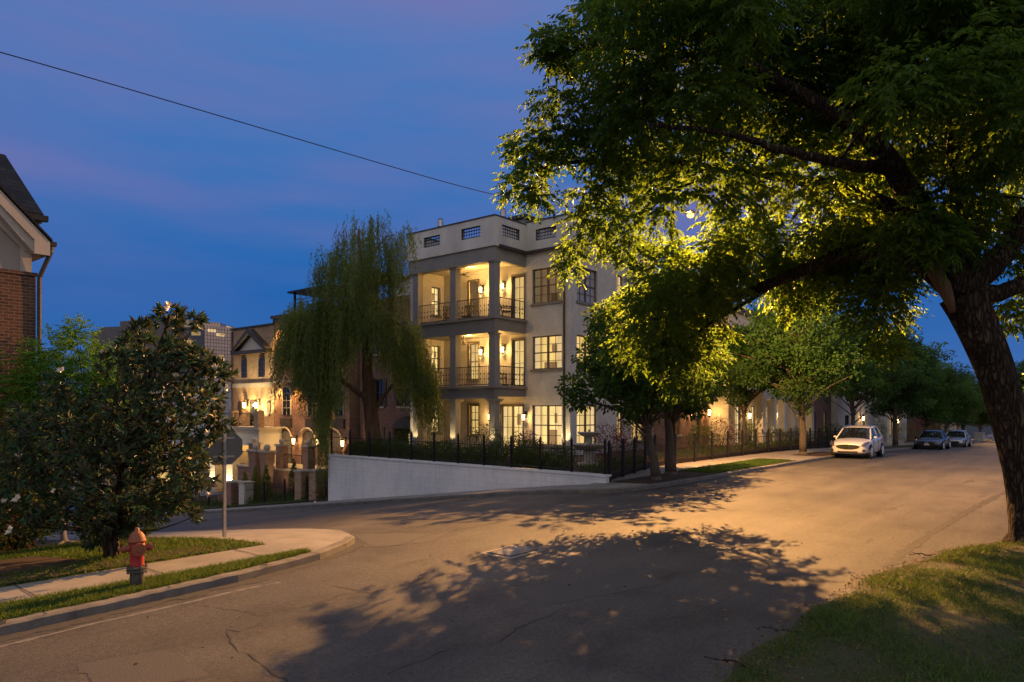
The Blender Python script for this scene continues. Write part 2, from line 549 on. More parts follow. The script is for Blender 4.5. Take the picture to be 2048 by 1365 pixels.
M["carsilver"] = carpaint("silver_car_paint", (.33, .36, .38), .6)
M["chrome"] = pm("chrome", (.72, .72, .74), (.6, .6, .6), 3, .12, 1.0)
M["rubber"] = pm("rubber", (.015, .015, .016), None, 6, .8)
M["blackplastic"] = pm("black_plastic", (.014, .014, .015), None, 6, .5)
q = NT("headlamp_glass")
M["headlamp"] = q.done(q.bsdf((.40, .41, .43), .08, .55, .8))
M["headdark"] = carpaint("headlamp_housing", (.10, .10, .11), .3, .15)
M["plate"] = pm("number_plate", (.6, .6, .6), (.5, .5, .52), 30, .5)
M["cabinet"] = pm("pale_cabinet", (.42, .41, .38), None, 2, .7)
M["officeglass"] = None

# ------------------------------------------------------------------ ground, roads, pavements
def on_ground(px, py, off=0.0, z=None):
    Y = 12.0
    for _ in range(60):
        p = pt(px, py, Y)
        g = (z if z is not None else float(G(p[0], p[1]))) + off
        Yn = (CAMH - g) * F / (py - HY)
        Y = .5 * Y + .5 * min(Yn, 300)
    return pt(px, py, Y)

def resample(P, n):
    P = np.array(P, float)
    d = np.r_[0, np.cumsum(np.linalg.norm(np.diff(P, axis=0), axis=1))]
    x = np.linspace(0, d[-1], n)
    return np.c_[np.interp(x, d, P[:, 0]), np.interp(x, d, P[:, 1])]

def strip(name, A, B, offA, offB, mat, na=40, nb=4, k="structure", zf=G, vs=None):
    A, B = resample(A, na), resample(B, na)
    vs = np.linspace(0, 1, nb + 1) if vs is None else np.array(vs)
    V, Fc = [], []
    for i in range(na):
        for v in vs:
            p = A[i] * (1 - v) + B[i] * v
            V.append((p[0], p[1], float(zf(p[0], p[1])) + offA * (1 - v) + offB * v))
    m = len(vs)
    for i in range(na - 1):
        for j in range(m - 1):
            Fc.append((i * m + j, (i + 1) * m + j, (i + 1) * m + j + 1, i * m + j + 1))
    return kind(np_obj(name, np.array(V), Fc, mat, smooth=True), k)

def grid(name, S, T, zf, mat):
    SS, TT = np.meshgrid(S, T, indexing="ij")
    V = np.c_[SS.ravel(), TT.ravel(), zf(SS, TT).ravel()]
    m = len(T)
    Fc = [(i * m + j, (i + 1) * m + j, (i + 1) * m + j + 1, i * m + j + 1) for i in range(len(S) - 1) for j in range(m - 1)]
    return kind(np_obj(name, V, Fc, mat, smooth=True), "structure")

grid("ground", np.r_[-900, -300, -100, np.arange(-40, 170, 5), 200, 300, 500, 1500], np.r_[-900, -200, -60, np.arange(-20, 80, 2.5), 100, 200, 400, 1200],
     lambda s, t: G(s, t) - .10 - .0 * s, M["far"])
grid("road", np.r_[np.arange(-14, 60, .8), np.arange(60, 320, 6)], np.linspace(-1.5, 11.6, 18), G, M["asphalt"])
grid("side_road", np.arange(8.3, 18.8, .7), np.r_[np.arange(11.6, 20, .35), np.arange(20, 120, 2)], G, M["asphalt"])

def kerb(name, P, label=None, h=.13, w=.15, n=160):
    P = resample(P, n)
    d = np.gradient(P, axis=0)
    d /= np.linalg.norm(d, axis=1)[:, None] + 1e-9
    nrm = np.c_[-d[:, 1], d[:, 0]]
    V, Fc = [], []
    prof = [(0, -.08), (0, h * .82), (.025, h), (w, h + .004), (w, -.08)]
    for i in range(n):
        hk = rng.normal(0, .004)
        for o, z in prof:
            q = P[i] + nrm[i] * o
            V.append((q[0], q[1], float(G(q[0], q[1])) + z + (hk if z > 0 else 0)))
    m = len(prof)
    for i in range(n - 1):
        for j in range(m - 1):
            Fc.append((i * m + j, (i + 1) * m + j, (i + 1) * m + j + 1, i * m + j + 1))
    return kind(np_obj(name, np.array(V), Fc, M["kerb"]), "structure")

K1 = [(-14, 9.0), (2.0, 9.3), (5.5, 9.62), (7.2, 10.0), (8.1, 10.45), (8.55, 10.8)]
kerb("kerb", K1)
K2 = [(18, 100), (18, 14.5), (18.02, 12.9), (18.25, 11.9), (18.8, 11.25), (19.6, 10.95), (22.8, 10.8), (41, 10.6), (160, 10.5)]
kerb("kerb", K2, n=420)
K1i = [(x, y + .15) for x, y in K1]
strip("grass_verge", K1i[:4], [(-14, 10.33), (2, 10.33), (5.5, 10.33), (7.15, 10.33)], .125, .12, M["soil"], 60, 5)
strip("pavement", [(-14, 10.33), (7.1, 10.33)], [(-14, 11.4), (7.1, 11.4)], .128, .135, M["concrete"], 60, 3)
# concrete apron round the near corner, down the side street
strip("pavement", [(7.1, 10.15), (7.1, 11.4), (7.1, 14), (7.3, 60)], [(8.5, 10.85), (8.95, 11.3), (9.35, 12.3), (9.5, 60)], .132, .03, M["concrete"], 90, 6)
strip("lawn", [(-20, 11.4), (7.1, 11.4)], [(-20, 45), (7.2, 45)], .13, .13, M["soil"], 40, 30)
# far corner: side-street pavement, then main-street pavement
strip("pavement", [(18.15, 12.6), (18.15, 100)], [(20.05, 12.6), (20.05, 100)], .132, .14, M["concrete"], 80, 3)
strip("pavement", [(18.16, 12.65), (18.4, 11.9), (18.95, 11.36), (19.7, 11.1), (22.8, 10.95), (41, 10.75), (160, 10.65)], [(18.16, 12.7), (19.0, 12.72), (20.0, 12.74), (20.4, 12.8), (26.7, 14.5), (41, 14.5), (160, 14.5)], .131, .145, M["concrete"], 300, 4, zf=lambda s, t: G(s, t) + (G(s, 10.5) - G(s, t)) * np.clip((s - 18.6) / 3, 0, 1))
strip("mulch_bed", [(20.6, 11.05), (25.3, 10.9)], [(20.3, 12.3), (25.3, 12.35)], .15, .155, M["mulch"], 14, 4, zf=lambda s, t: G(s, 10.5))
strip("grass_verge", [(25.3, 10.92), (34.5, 10.82)], [(25.3, 12.4), (33.2, 12.4)], .15, .155, M["soil"], 20, 5, zf=lambda s, t: G(s, 10.5))
strip("mulch_bed", [(38.5, 10.85), (43.5, 10.8)], [(38.5, 12.4), (43.5, 12.4)], .15, .155, M["mulch"], 10, 3, zf=lambda s, t: G(s, 10.5))
strip("grass_verge", [(48, 10.8), (160, 10.7)], [(48, 12.4), (160, 12.4)], .15, .155, M["soil"], 60, 3, zf=lambda s, t: G(s, 10.5))
strip("mulch_bed", [(-4, 12.6), (4.6, 12.3)], [(-4, 16), (4.6, 15.2)], .142, .146, M["mulch"], 20, 6)
strip("mulch_bed", [(2.5, 11.5), (6.2, 11.55)], [(2.0, 12.2), (6.4, 12.4)], .150, .152, M["mulch"], 12, 3)
# right-hand lawn running down to the unkerbed edge of the road
E1 = resample([(-12, 3.0), (3, 2.85), (6.2, 2.62), (9.6, 2.65), (12.4, 2.55), (14.4, 2.0), (16.3, 1.3), (20, .95), (40, .8), (160, .4)], 420)
E1[:, 1] += np.convolve(rng.normal(0, .10, 420), np.ones(3) / 2, "same")
dv = np.array([0, .12, .3, .6, 1.0, 1.5, 2.1, 2.8, 3.6, 5, 7, 10, 15, 25, 45])
def lawn_z(d, s, t):
    return .006 + .10 * (1 - np.exp(-d / .5)) + .02 * d + .02 * np.sin(s * 2.1 + t) * np.minimum(d, 1) + .015 * np.sin(t * 3.7 - s * 1.3) * np.minimum(d, 1)
V, Fc = [], []
for i, (s, t) in enumerate(E1):
    for d in dv:
        V.append((s, t - d, float(G(s, 5)) + float(lawn_z(d, s, t - d))))
m = len(dv)
for i in range(len(E1) - 1):
    for j in range(m - 1):
        Fc.append((i * m + j, i * m + j + 1, (i + 1) * m + j + 1, (i + 1) * m + j))
kind(np_obj("lawn", np.array(V), Fc, M["soil"], smooth=True), "structure")
def edge_t(s): return np.interp(s, E1[:, 0], E1[:, 1])

# markings, cracks, patches: thin sheets just above the road
def ribbon(mb, pts, w, off, jit=.0, n=None):
    P = np.array(pts)[:, :2]
    n = n or max(4, int(np.linalg.norm(np.diff(P, axis=0), axis=1).sum() / .12))
    P = resample(P, n)
    if jit: P[1:-1] += rng.normal(0, jit, (n - 2, 2))
    d = np.gradient(P, axis=0); d /= np.linalg.norm(d, axis=1)[:, None] + 1e-9
    nr = np.c_[-d[:, 1], d[:, 0]]
    vs = []
    for i in range(n):
        ww = w * (1 + (rng.uniform(-.5, .5) if jit else 0)) / 2
        for sg in (-1, 1):
            q = P[i] + nr[i] * ww * sg
            vs.append((q[0], q[1], float(G(q[0], q[1])) + off))
    mb.add(vs, [(2 * i, 2 * i + 2, 2 * i + 3, 2 * i + 1) for i in range(n - 1)])
def gpx(*pp): return [on_ground(*p) for p in pp]
b = MB(); ribbon(b, gpx((-60, 1310), (170, 1252), (345, 1213), (470, 1183), (560, 1165)), .07, .004, .006)
kind(b.build("edge_line", M["line"]), "structure")
b = MB()
for pp, w in ((((455, 1265), (468, 1298), (520, 1325), (545, 1345), (580, 1368)), .022), (((385, 1208), (430, 1216), (470, 1222), (512, 1232)), .018),
              (((512, 1232), (620, 1212), (700, 1185), (745, 1187)), .014), (((665, 1172), (700, 1180), (742, 1187)), .02), (((745, 1187), (830, 1165), (930, 1140)), .016),
              (((700, 1066), (800, 1066), (870, 1068)), .03), (((800, 1090), (860, 1070), (905, 1062), (1000, 1045), (1060, 1030), (1110, 1010)), .035),
              (((640, 1122), (740, 1096), (800, 1090)), .02), (((960, 1052), (1010, 1042), (1060, 1022)), .03), (((775, 1350), (830, 1325), (900, 1300)), .018),
              (((1000, 1285), (1040, 1255), (1085, 1238), (1130, 1215)), .02), (((1250, 1030), (1330, 1050), (1390, 1085)), .02), (((1390, 1110), (1450, 1095), (1520, 1090)), .014),
              (((1870, 972), (1905, 973)), .05), (((1300, 1245), (1390, 1230), (1500, 1180)), .012)):
    ribbon(b, gpx(*pp), w * .6, .005, .016)
kind(b.build("road_crack", M["crack"]), "structure")
b = MB(); ribbon(b, gpx((1770, 1135), (1800, 1112), (1850, 1075), (1940, 1020), (2012, 984), (2040, 970)), .16, .004, .02)
ribbon(b, gpx((465, 1262), (512, 1240)), .22, .004, .02, 6)
kind(b.build("road_patch", M["patch"]), "structure")
b = MB()
ribbon(b, [(x, y - .10) for x, y in K1], .22, .0045, .02)
ribbon(b, [(19.4, 10.86), (22.8, 10.70), (41, 10.50), (90, 10.45)], .22, .0045, .02)
kind(b.build("gutter_dirt", M["patch"]), "structure")
b = MB()
for pp in (((706, 1072), (790, 1066), (872, 1067), (905, 1062), (862, 1084), (800, 1091), (745, 1096)), ((1020, 1180), (1260, 1142), (1330, 1168), (1080, 1214)), ((150, 1330), (330, 1300), (420, 1352), (210, 1390))):
    P_ = resample(np.array(gpx(*pp, pp[0]))[:, :2], 60); P_ = P_[:-1] + rng.normal(0, .012, (59, 2))
    b.poly([(x, y, float(G(x, y)) + .003) for x, y in P_])
kind(b.build("road_patch", M["repair"]), "structure")
b = MB()
for s in np.arange(-8, 7, 1.6):
    ribbon(b, [(s, 10.34), (s + .05, 11.39)], .02, .142)
for t in (13.0, 15.2, 17.5): ribbon(b, [(7.15, t), (9.3, t)], .02, .10)
kind(b.build("pavement_joint", M["crack"]), "structure")
b = MB()
for s in np.arange(20, 60, 1.6): ribbon(b, [(s, 12.45), (s, 14.0)], .02, .16)
for s in np.arange(-6, 7, 1.5): ribbon(b, [(s, np.interp(s, [p[0] for p in K1], [p[1] for p in K1])), (s + .01, np.interp(s, [p[0] for p in K1], [p[1] for p in K1]) + .15)], .012, .139, n=4)
# gap in the near kerb
ribbon(b, [(2.55, 9.30), (2.62, 9.52)], .035, .142, n=4)
ribbon(b, [(6.1, 9.68), (6.05, 9.9)], .03, .142, n=4)
kind(b.build("pavement_joint", M["crack"]), "structure")
# raised garden behind the painted wall
b = MB()
yard = [(20.22, 12.55), (26.7, 14.2), (48, 14.25), (48, 34.4), (20.22, 27.2)]
yard = [(20.22, 12.55), (26.7, 14.2), (60, 14.25), (60, 34), (27, 34), (27, 28.2), (20.22, 27.2)]
b.prism([(x, y, -3.2) for x, y in yard], (0, 0, 3.5))
kind(b.build("garden_ground", M["mulch"]), "structure")
strip("garden_ground", [(20.15, 27.3), (20.15, 60)], [(27.4, 27.3), (27.4, 60)], .16, .9, M["mulch"], 30, 6)
strip("lawn", [(20.1, 29.5), (20.1, 52)], [(21.2, 29.5), (21.2, 52)], .19, .29, M["soil"], 30, 3)

# ------------------------------------------------------------------ building helpers
def fbox(mb, ax, c, a0, a1, d0, d1, z0, z1):
    """box in facade coordinates: a along the wall, d inward from plane c"""
    if ax == "s": mb.box(c + d0, c + d1, a0, a1, z0, z1)
    else: mb.box(a0, a1, c + d0, c + d1, z0, z1)

def panel(mb, ax, c, th, a0, a1, z0, z1, ops=()):
    ops = [o for o in ops]
    zs = sorted({z0, z1, *[min(max(o[k], z0), z1) for o in ops for k in (2, 3)]})
    for lo, hi in zip(zs[:-1], zs[1:]):
        zm = (lo + hi) / 2
        act = sorted([(o[0], o[1]) for o in ops if o[2] < zm < o[3]])
        x = a0
        for p, q_ in act:
            if p > x: fbox(mb, ax, c, x, p, 0, th, lo, hi)
            x = max(x, q_)
        if x < a1: fbox(mb, ax, c, x, a1, 0, th, lo, hi)

def window(par, ax, c, a0, a1, z0, z1, pane="lit", units=1, cols=2, rows=4, inset=.10, fm="wframe", sill="stone", name="window", sash=True, case=0.0, deep=.9):
    b = MB()
    w = .055
    fbox(b, ax, c, a0, a1, inset, inset + .07, z0, z0 + w); fbox(b, ax, c, a0, a1, inset, inset + .07, z1 - w, z1)
    n = units
    xs = np.linspace(a0, a1, n + 1)
    fbox(b, ax, c, a0, a0 + w, inset, inset + .07, z0 + w, z1 - w); fbox(b, ax, c, a1 - w, a1, inset, inset + .07, z0 + w, z1 - w)
    for x in xs[1:-1]: fbox(b, ax, c, x - .05, x + .05, inset - .01, inset + .07, z0 + w, z1 - w)
    for i in range(n):
        l, r = xs[i] + w, xs[i + 1] - w
        if sash: fbox(b, ax, c, l, r, inset + .004, inset + .064, (z0 + z1) / 2 - .028, (z0 + z1) / 2 + .028)
        for k in range(1, cols):
            x = l + (r - l) * k / cols
            fbox(b, ax, c, x - .012, x + .012, inset + .018, inset + .05, z0 + w, z1 - w)
        for k in range(1, rows):
            if sash and k * 2 == rows: continue
            z = z0 + (z1 - z0) * k / rows
            fbox(b, ax, c, l, r, inset + .022, inset + .048, z - .012, z + .012)
    if case:
        for q_ in ((a0 - case, a1 + case, z1, z1 + case * 1.2), (a0 - case, a0, z0, z1), (a1, a1 + case, z0, z1)):
            fbox(b, ax, c, q_[0], q_[1], -.03, .05, q_[2], q_[3])
    o = b.build(name, M[fm], par)
    p = MB(); fbox(p, ax, c, a0 + .01, a1 - .01, inset + .052, inset + .06, z0 + .01, z1 - .01)
    lit_ = pane in ROOM
    if lit_:
        d_ = inset + .056
        def q4(a, z): return (c + d_, a, z) if ax == "s" else (a, c + d_, z)
        p = MB(); p.poly([q4(a0, z0), q4(a0, z1), q4(a1, z1), q4(a1, z0)] if ax == "s" else [q4(a0, z0), q4(a1, z0), q4(a1, z1), q4(a0, z1)])
    p.build("pane", M["pane" if lit_ else pane], o)
    if lit_:
        d0, d1 = inset + .075, inset + .075 + deep
        mats = ROOM[pane]
        def q3(a, d, z): return (c + d, a, z) if ax == "s" else (a, c + d, z)
        e = .12
        A0, A1, Z0, Z1 = a0 - e, a1 + e, z0 - .02, z1 + .12
        vs = [q3(a, d, z) for d in (d0, d1) for z in (Z0, Z1) for a in (A0, A1)]
        rm = np_obj("room", np.array(vs), [(4, 5, 7, 6), (0, 4, 6, 2), (1, 3, 7, 5), (2, 6, 7, 3), (0, 1, 5, 4)], mats[0], o)
        for mm in mats[1:]: rm.data.materials.append(mm)
        for i_, mi in enumerate((0, 1, 1, 2, 3)): rm.data.polygons[i_].material_index = mi
        L_, H_ = a1 - a0, z1 - z0
        rs_ = random.Random(int(a0 * 97 + z0 * 31))
        if rs_.random() < .8:
            for sg in (0, 1):
                cu = MB()
                wd = L_ * rs_.uniform(.10, .24)
                st_ = a0 if sg == 0 else a1 - wd
                n_ = 7
                for k_ in range(n_):
                    x_ = st_ + wd * k_ / n_
                    fbox(cu, ax, c, x_, x_ + wd / n_ * 1.02, d0 + .02 + .03 * (k_ % 2), d0 + .04 + .03 * (k_ % 2), z0, z1)
                cu.build("curtain", mats[4], o)
        fu = MB(); dm = d0 + deep * .6
        x_ = a0 + L_ * rs_.uniform(.1, .5); fbox(fu, ax, c, x_, x_ + L_ * .4, dm, dm + deep * .2, z0, z0 + H_ * rs_.uniform(.18, .42))
        fu.build("cabinet", mats[5], o); fu = MB()
        x_ = a0 + L_ * rs_.uniform(.1, .6); fbox(fu, ax, c, x_, x_ + L_ * .26, d1 - .04, d1 - .02, z0 + H_ * .55, z0 + H_ * .80)
        fu.build("picture", mats[5], o)
    if sill:
        p = MB(); fbox(p, ax, c, a0 - .08, a1 + .08, -.07, inset - .012, z0 - .11, z0 - .003)
        p.build("sill", M[sill], o)
    return o

def arched(par, ax, c, a0, a1, z0, z1, pane="glass", fm="darktrim", ring=.09, trim=None, name="window", cols=2):
    """arched window standing in its surround on the wall face"""
    r = (a1 - a0) / 2
    zc = z1 - r
    am = (a0 + a1) / 2
    def outline(e):
        P = [(a0 - e, z0), (a1 + e, z0)]
        P += [(am + (r + e) * math.cos(w), zc + (r + e) * math.sin(w)) for w in np.linspace(0, math.pi, 13)]
        return P
    def to3(P, d): return [((c + d, a, z) if ax == "s" else (a, c + d, z)) for a, z in P]
    inn, ou = outline(0), outline(ring)
    b = MB()
    n = len(inn)
    for d0, d1 in ((-.06, .02),):
        A, B, A2, B2 = to3(inn, d0), to3(ou, d0), to3(inn, d1), to3(ou, d1)
        for i in range(1, n):
            j = (i + 1) % n
            if i == 0: continue
            b.add([A[i], A[j], B[j], B[i]], [(0, 1, 2, 3)]); b.add([A[i], A[j], A2[j], A2[i]], [(0, 3, 2, 1)]); b.add([B[i], B[j], B2[j], B2[i]], [(0, 1, 2, 3)])
    for k in range(1, cols):
        x = a0 + (a1 - a0) * k / cols
        fbox(b, ax, c, x - .015, x + .015, -.04, 0, z0, z1 - .03)
    for k in range(1, 4):
        z = z0 + (zc - z0) * k / 3
        fbox(b, ax, c, a0, a1, -.036, 0, z - .014, z + .014)
    o = b.build(name, M[trim or fm], par)
    p = MB(); p.prism(to3(inn, -.03), (.025, 0, 0) if ax == "s" else (0, .025, 0))
    p.build("pane", M[pane], o)
    return o

def lantern(par, ax, c, a, z, power=14, sc_=1.0, name="wall_lantern"):
    b = MB()
    d = -.16 * sc_
    fbox(b, ax, c, a - .05 * sc_, a + .05 * sc_, -.02, 0, z - .05 * sc_, z + .22 * sc_)
    def at3(dd, zz): return (c + dd, a, zz) if ax == "s" else (a, c + dd, zz)
    b.tube([at3(-.01, z + .16 * sc_), at3(d, z + .24 * sc_), at3(d, z + .14 * sc_)], .012 * sc_, 6)
    b.lathe(at3(d, z), [(.005, .19 * sc_), (.03 * sc_, .16 * sc_), (.10 * sc_, .10 * sc_), (.085 * sc_, .09 * sc_)], 6)
    b.lathe(at3(d, z), [(.06 * sc_, -.14 * sc_), (.045 * sc_, -.17 * sc_), (.01, -.22 * sc_)], 6)
    for k in range(4):
        w = k * math.pi / 2 + .785
        x, y = .062 * sc_ * math.cos(w), .062 * sc_ * math.sin(w)
        p = at3(d, z)
        b.tube([(p[0] + x, p[1] + y, p[2] - .14 * sc_), (p[0] + x * 1.25, p[1] + y * 1.25, p[2] + .10 * sc_)], .007, 4)
    o = b.build(name, M["iron"], par)
    g = MB(); g.lathe(at3(d, z), [(.042 * sc_, -.13 * sc_), (.06 * sc_, .085 * sc_)], 8)
    g.build("glass", M["bulb"], o)
    if power: lamp("lantern_light", at3(d - .12 * sc_, z - .02), power, WARM, par, .06)
    return o

def picket_panel(mb, p0, p1, h, z0f=None, gap=.11, r=.008, rails=(.12, .88), spear=0):
    p0, p1 = np.array(p0, float), np.array(p1, float)
    L = np.linalg.norm(p1[:2] - p0[:2])
    n = max(2, int(L / gap))
    for k in range(n + 1):
        p = p0 + (p1 - p0) * (k / n)
        mb.tube([p + (0, 0, .05), p + (0, 0, h + spear)], [r, r], 4)
        if spear: mb.tube([p + (0, 0, h + spear), p + (0, 0, h + spear + .06)], [r * 2, .001], 4)
    for f_ in rails:
        mb.tube([p0 + (0, 0, h * f_), p1 + (0, 0, h * f_)], r * 1.9, 4)

def railing(par, p0, p1, h=.95, motif=True, name="railing"):
    b = MB()
    picket_panel(b, p0, p1, h, gap=.115, r=.011, rails=(.07, 1.0))
    p0, p1 = np.array(p0, float), np.array(p1, float)
    L = np.linalg.norm(p1 - p0)
    if motif:
        n = int(L / .23)
        for k in range(n):
            p = p0 + (p1 - p0) * ((k + .5) / n)
            for zz in (.36, .62):
                b.ball(p + (0, 0, zz * h), .036, 6, (1, 1, 1.4))
    return b.build(name, M["iron"], par)

# ------------------------------------------------------------------ the white three-storey townhouse on the corner
H = thing("townhouse", "white painted brick three storey townhouse with a lit corner loggia on every floor", "townhouse", (28, 23, .3))
wb = MB()
F3, F2, F1 = (7.77, 9.48), (4.5, 6.14), (.75, 2.72)
front_ops = [(19.9, 21.7, *F3), (19.9, 21.7, *F2), (19.9, 21.7, *F1),
             (22.22, 22.98, 7.02, 9.27), (22.22, 22.98, 3.68, 6.05), (22.3, 23.75, .47, 2.72),
             (25.28, 26.0, 7.3, 9.36), (25.28, 26.0, 4.1, 6.04), (25.28, 26.0, 1.15, 2.75)]
panel(wb, "s", 28.2, .3, 19.4, 27.85, .1, 10.3, front_ops)
left_ops = [(27.26, 27.92, 7.65, 9.2), (27.26, 27.92, 4.6, 6.0), (27.26, 27.92, 1.25, 2.78)]
panel(wb, "t", 27.85, .28, 25.95, 28.5, .1, 10.3, left_ops)
side_ops = [(28.75, 30.6, *F3), (28.75, 30.6, *F2), (28.75, 30.6, *F1), (32.5, 33.15, 7.5, 9.6), (32.5, 33.15, 4.3, 6.2), (32.5, 33.15, 1.0, 2.9), (34, 35.6, *F3), (34, 35.6, *F2), (34, 35.6, *F1)]
panel(wb, "t", 19.4, .3, 28.5, 36.5, .1, 10.3, side_ops)
wb.box(28.5, 36.5, 27.85, 28.1, -3, 10.3); wb.box(36.2, 36.5, 19.7, 27.85, -1, 10.3)
wb.build("wall", M["whitewall"], H)
# rooms behind: floors keep light from leaking through
b = MB(); b.box(28.75, 36.2, 19.95, 27.6, -.2, .3); b.box(28.75, 36.2, 19.95, 27.6, 3.3, 3.5); b.box(28.75, 36.2, 19.95, 27.6, 6.6, 6.8)
b.build("floor_slab", M["stucco"], H)
for (a0, a1, z0, z1), pn, un, co, ro in zip(front_ops, ("litdim", "lit", "lit2", "lit", "lit2", "lit2", "litdim", "lit", "lit"), (2, 2, 2, 1, 1, 2, 1, 1, 1), (2, 2, 2, 2, 2, 2, 2, 2, 2), (4, 4, 4, 4, 4, 4, 4, 4, 4)):  # top right window is unlit: its dim room glow stands in for reflection
    door = a0 in (22.22, 22.3)
    window(H, "s", 28.2, a0, a1, z0, z1, pn, un, co, ro, sill=None if door else "trim", name="door" if door else "window", sash=not door, case=.07 if a0 > 22 else 0)
for a0, a1, z0, z1 in left_ops: window(H, "t", 27.85, a0, a1, z0, z1, "lit2", 1, 2, 4, sill="trim", deep=.08)
for i, (a0, a1, z0, z1) in enumerate(side_ops): window(H, "t", 19.4, a0, a1, z0, z1, "blind" if i in (0, 6) else ("lit2" if i in (3, 4, 2) else "lit"), 2 if a1 - a0 > 1 else 1, 2, 4, sill="trim")
# decks and roof of the loggia
for z0, z1 in ((3.14, 3.66), (6.30, 6.98)):
    b = MB(); b.box(25.8, 28.19, 22.08, 27.84, z0, z1 - .12); b.box(25.70, 28.18, 21.98, 27.86, z1 - .12, z1); b.box(25.76, 26.0, 22.03, 27.85, z0 - .10, z0)
    b.build("balcony_deck", M["trim"], H, bevel=.01)
b = MB(); b.box(25.8, 28.19, 22.08, 28.1, .1, .45); b.build("porch_floor", M["stone"], H)
b = MB(); b.box(26.16, 28.19, 22.42, 27.84, 9.86, 10.0)
b.build("ceiling", M["stucco"], H)
b = MB(); b.box(25.8, 26.15, 22.1, 28.1, 9.67, 10.32); b.box(26.15, 28.19, 22.1, 22.4, 9.67, 10.32); b.box(25.74, 26.2, 22.04, 28.12, 9.62, 9.67)
b.build("beam", M["column"], H)
for zi, (z0, z1) in enumerate(((.45, 3.04), (3.66, 6.20), (6.98, 9.62))):
    for t in (22.31, 24.9, 27.62):
        b = MB()
        b.box(25.83, 26.21, t - .19, t + .19, z0, z1)
        b.box(25.80, 26.24, t - .22, t + .22, z0, z0 + .16)
        b.box(25.79, 26.25, t - .23, t + .23, z1 - .08, z1 - .002)
        if zi == 0:
            b.prism([(25.7, t - .32, z1 - .08), (26.34, t - .32, z1 - .08), (26.34, t + .32, z1 - .08), (25.7, t + .32, z1 - .08)], (0, 0, .07))
            b.box(25.75, 26.29, t - .27, t + .27, z1 - .16, z1 - .09)
        b.build("column", M["column"], H, bevel=.012)
for z in (3.66, 6.98):
    railing(H, (25.95, 22.52, z), (25.95, 24.7, z)); railing(H, (25.95, 25.1, z), (25.95, 27.42, z)); railing(H, (26.2, 22.2, z), (28.15, 22.2, z))
# parapet with iron grilles
pb = MB()
g1 = [(t_at(880, 25.7), t_at(847, 25.7), 10.86, 11.38), (t_at(961, 25.7), t_at(922, 25.7), 10.86, 11.40)]
g2 = [(s_at(1004, 22.0), s_at(1040, 22.0), 10.86, 11.40)]
g3 = [(t_at(1112, 28.1), t_at(1071, 28.1), 10.86, 11.42)]
panel(pb, "s", 25.7, .25, 22.0, 28.12, 10.32, 11.72, g1)
panel(pb, "t", 22.0, .25, 25.95, 28.1, 10.32, 11.72, g2)
panel(pb, "s", 28.1, .25, 19.32, 22.0, 10.32, 11.82, g3)
panel(pb, "t", 19.32, .25, 28.35, 36.5, 10.32, 11.82, [(29.3, 30.4, 10.9, 11.4), (32.3, 33.4, 10.9, 11.4)])
panel(pb, "t", 27.88, .24, 25.95, 36.5, 10.32, 11.72)
pb.build("parapet", M["parapet"], H)
b = MB()
b.box(25.66, 25.99, 21.97, 28.14, 11.725, 11.78); b.box(25.99, 28.08, 21.97, 22.28, 11.725, 11.78); b.box(28.06, 28.38, 19.29, 22.0, 11.825, 11.88); b.box(28.38, 36.5, 19.29, 19.6, 11.825, 11.88); b.box(25.99, 36.5, 27.85, 28.14, 11.725, 11.78)
b.build("coping", M["darktrim"], H)
b = MB()
b.box(26.0, 28.1, 21.9, 22.0, 10.26, 10.40); b.box(28.0, 28.1, 19.3, 21.9, 10.26, 10.40)
b.build("gutter", M["darktrim"], H)
for ax, c, lst in (("s", 25.7, g1), ("t", 22.0, g2), ("s", 28.1, g3)):
    for a0, a1, z0, z1 in lst:
        b = MB()
        fbox(b, ax, c, a0, a1, .06, .10, z0, z0 + .04); fbox(b, ax, c, a0, a1, .06, .10, z1 - .04, z1); fbox(b, ax, c, a0, a0 + .04, .06, .1, z0, z1); fbox(b, ax, c, a1 - .04, a1, .06, .1, z0, z1)
        n = int((a1 - a0) / .16)
        for k in range(n):
            x = a0 + (a1 - a0) * (k + .5) / n
            rr = .088
            for zz in (z0 + .14, z0 + .30, z0 + .44):
                P = [(x + rr * math.cos(w), zz + rr * math.sin(w)) for w in np.linspace(0, 5.2, 9)]
                b.tube([((c + .08, a, z) if ax == "s" else (a, c + .08, z)) for a, z in P], .019, 4)
        gr_ = b.build("grille", M["iron"], H)
b = MB(); b.box(25.95, 36.2, 22.25, 27.88, 10.33, 10.45); b.box(28.35, 36.2, 19.57, 22.25, 10.33, 10.45); b.build("roof", M["roofdark"], H)
bh = MB(); bh.box(30.5, 33.4, 24.0, 25.7, 10.45, 12.9)
bh = bh.build("roof_stair_hut", M["whitewall"], H)
b = MB(); b.box(30.25, 33.65, 23.75, 25.95, 12.9, 13.08); b.build("roof", M["darktrim"], bh)
for px, s, top in ((881, 27.2, 12.72), (1006, 28.9, 13.1), (1084, 31.5, 13.45)):
    t = t_at(px, s)
    b = MB(); b.lathe((s, t, 0), [(.075, 10.45), (.075, top - .42), (.15, top - .41), (.15, top - .06), (.10, top - .05), (.13, top)], 14)
    b.build("flue", M["flue"], H, smooth=False)
b = MB(); b.tube([(28.12, 19.72, 10.3), (28.12, 19.72, .4)], .055, 8); b.build("downpipe", M["darktrim"], H)
for t, z in ((24.97, 8.82), (23.48, 8.85), (24.97, 5.55), (23.48, 5.6), (24.35, 2.15), (22.1, 2.15)):
    lantern(H, "s", 28.2, t, z, 85 if z > 3 else 46, 1.25)
lamp("porch_ceiling_light", (27.0, 24.9, 9.7), 110, WARM, H, .1)
lamp("porch_ceiling_light", (27.0, 24.9, 6.15), 110, WARM, H, .1)
lamp("porch_ceiling_light", (27.0, 23.5, 3.0), 24, WARM, H, .1)

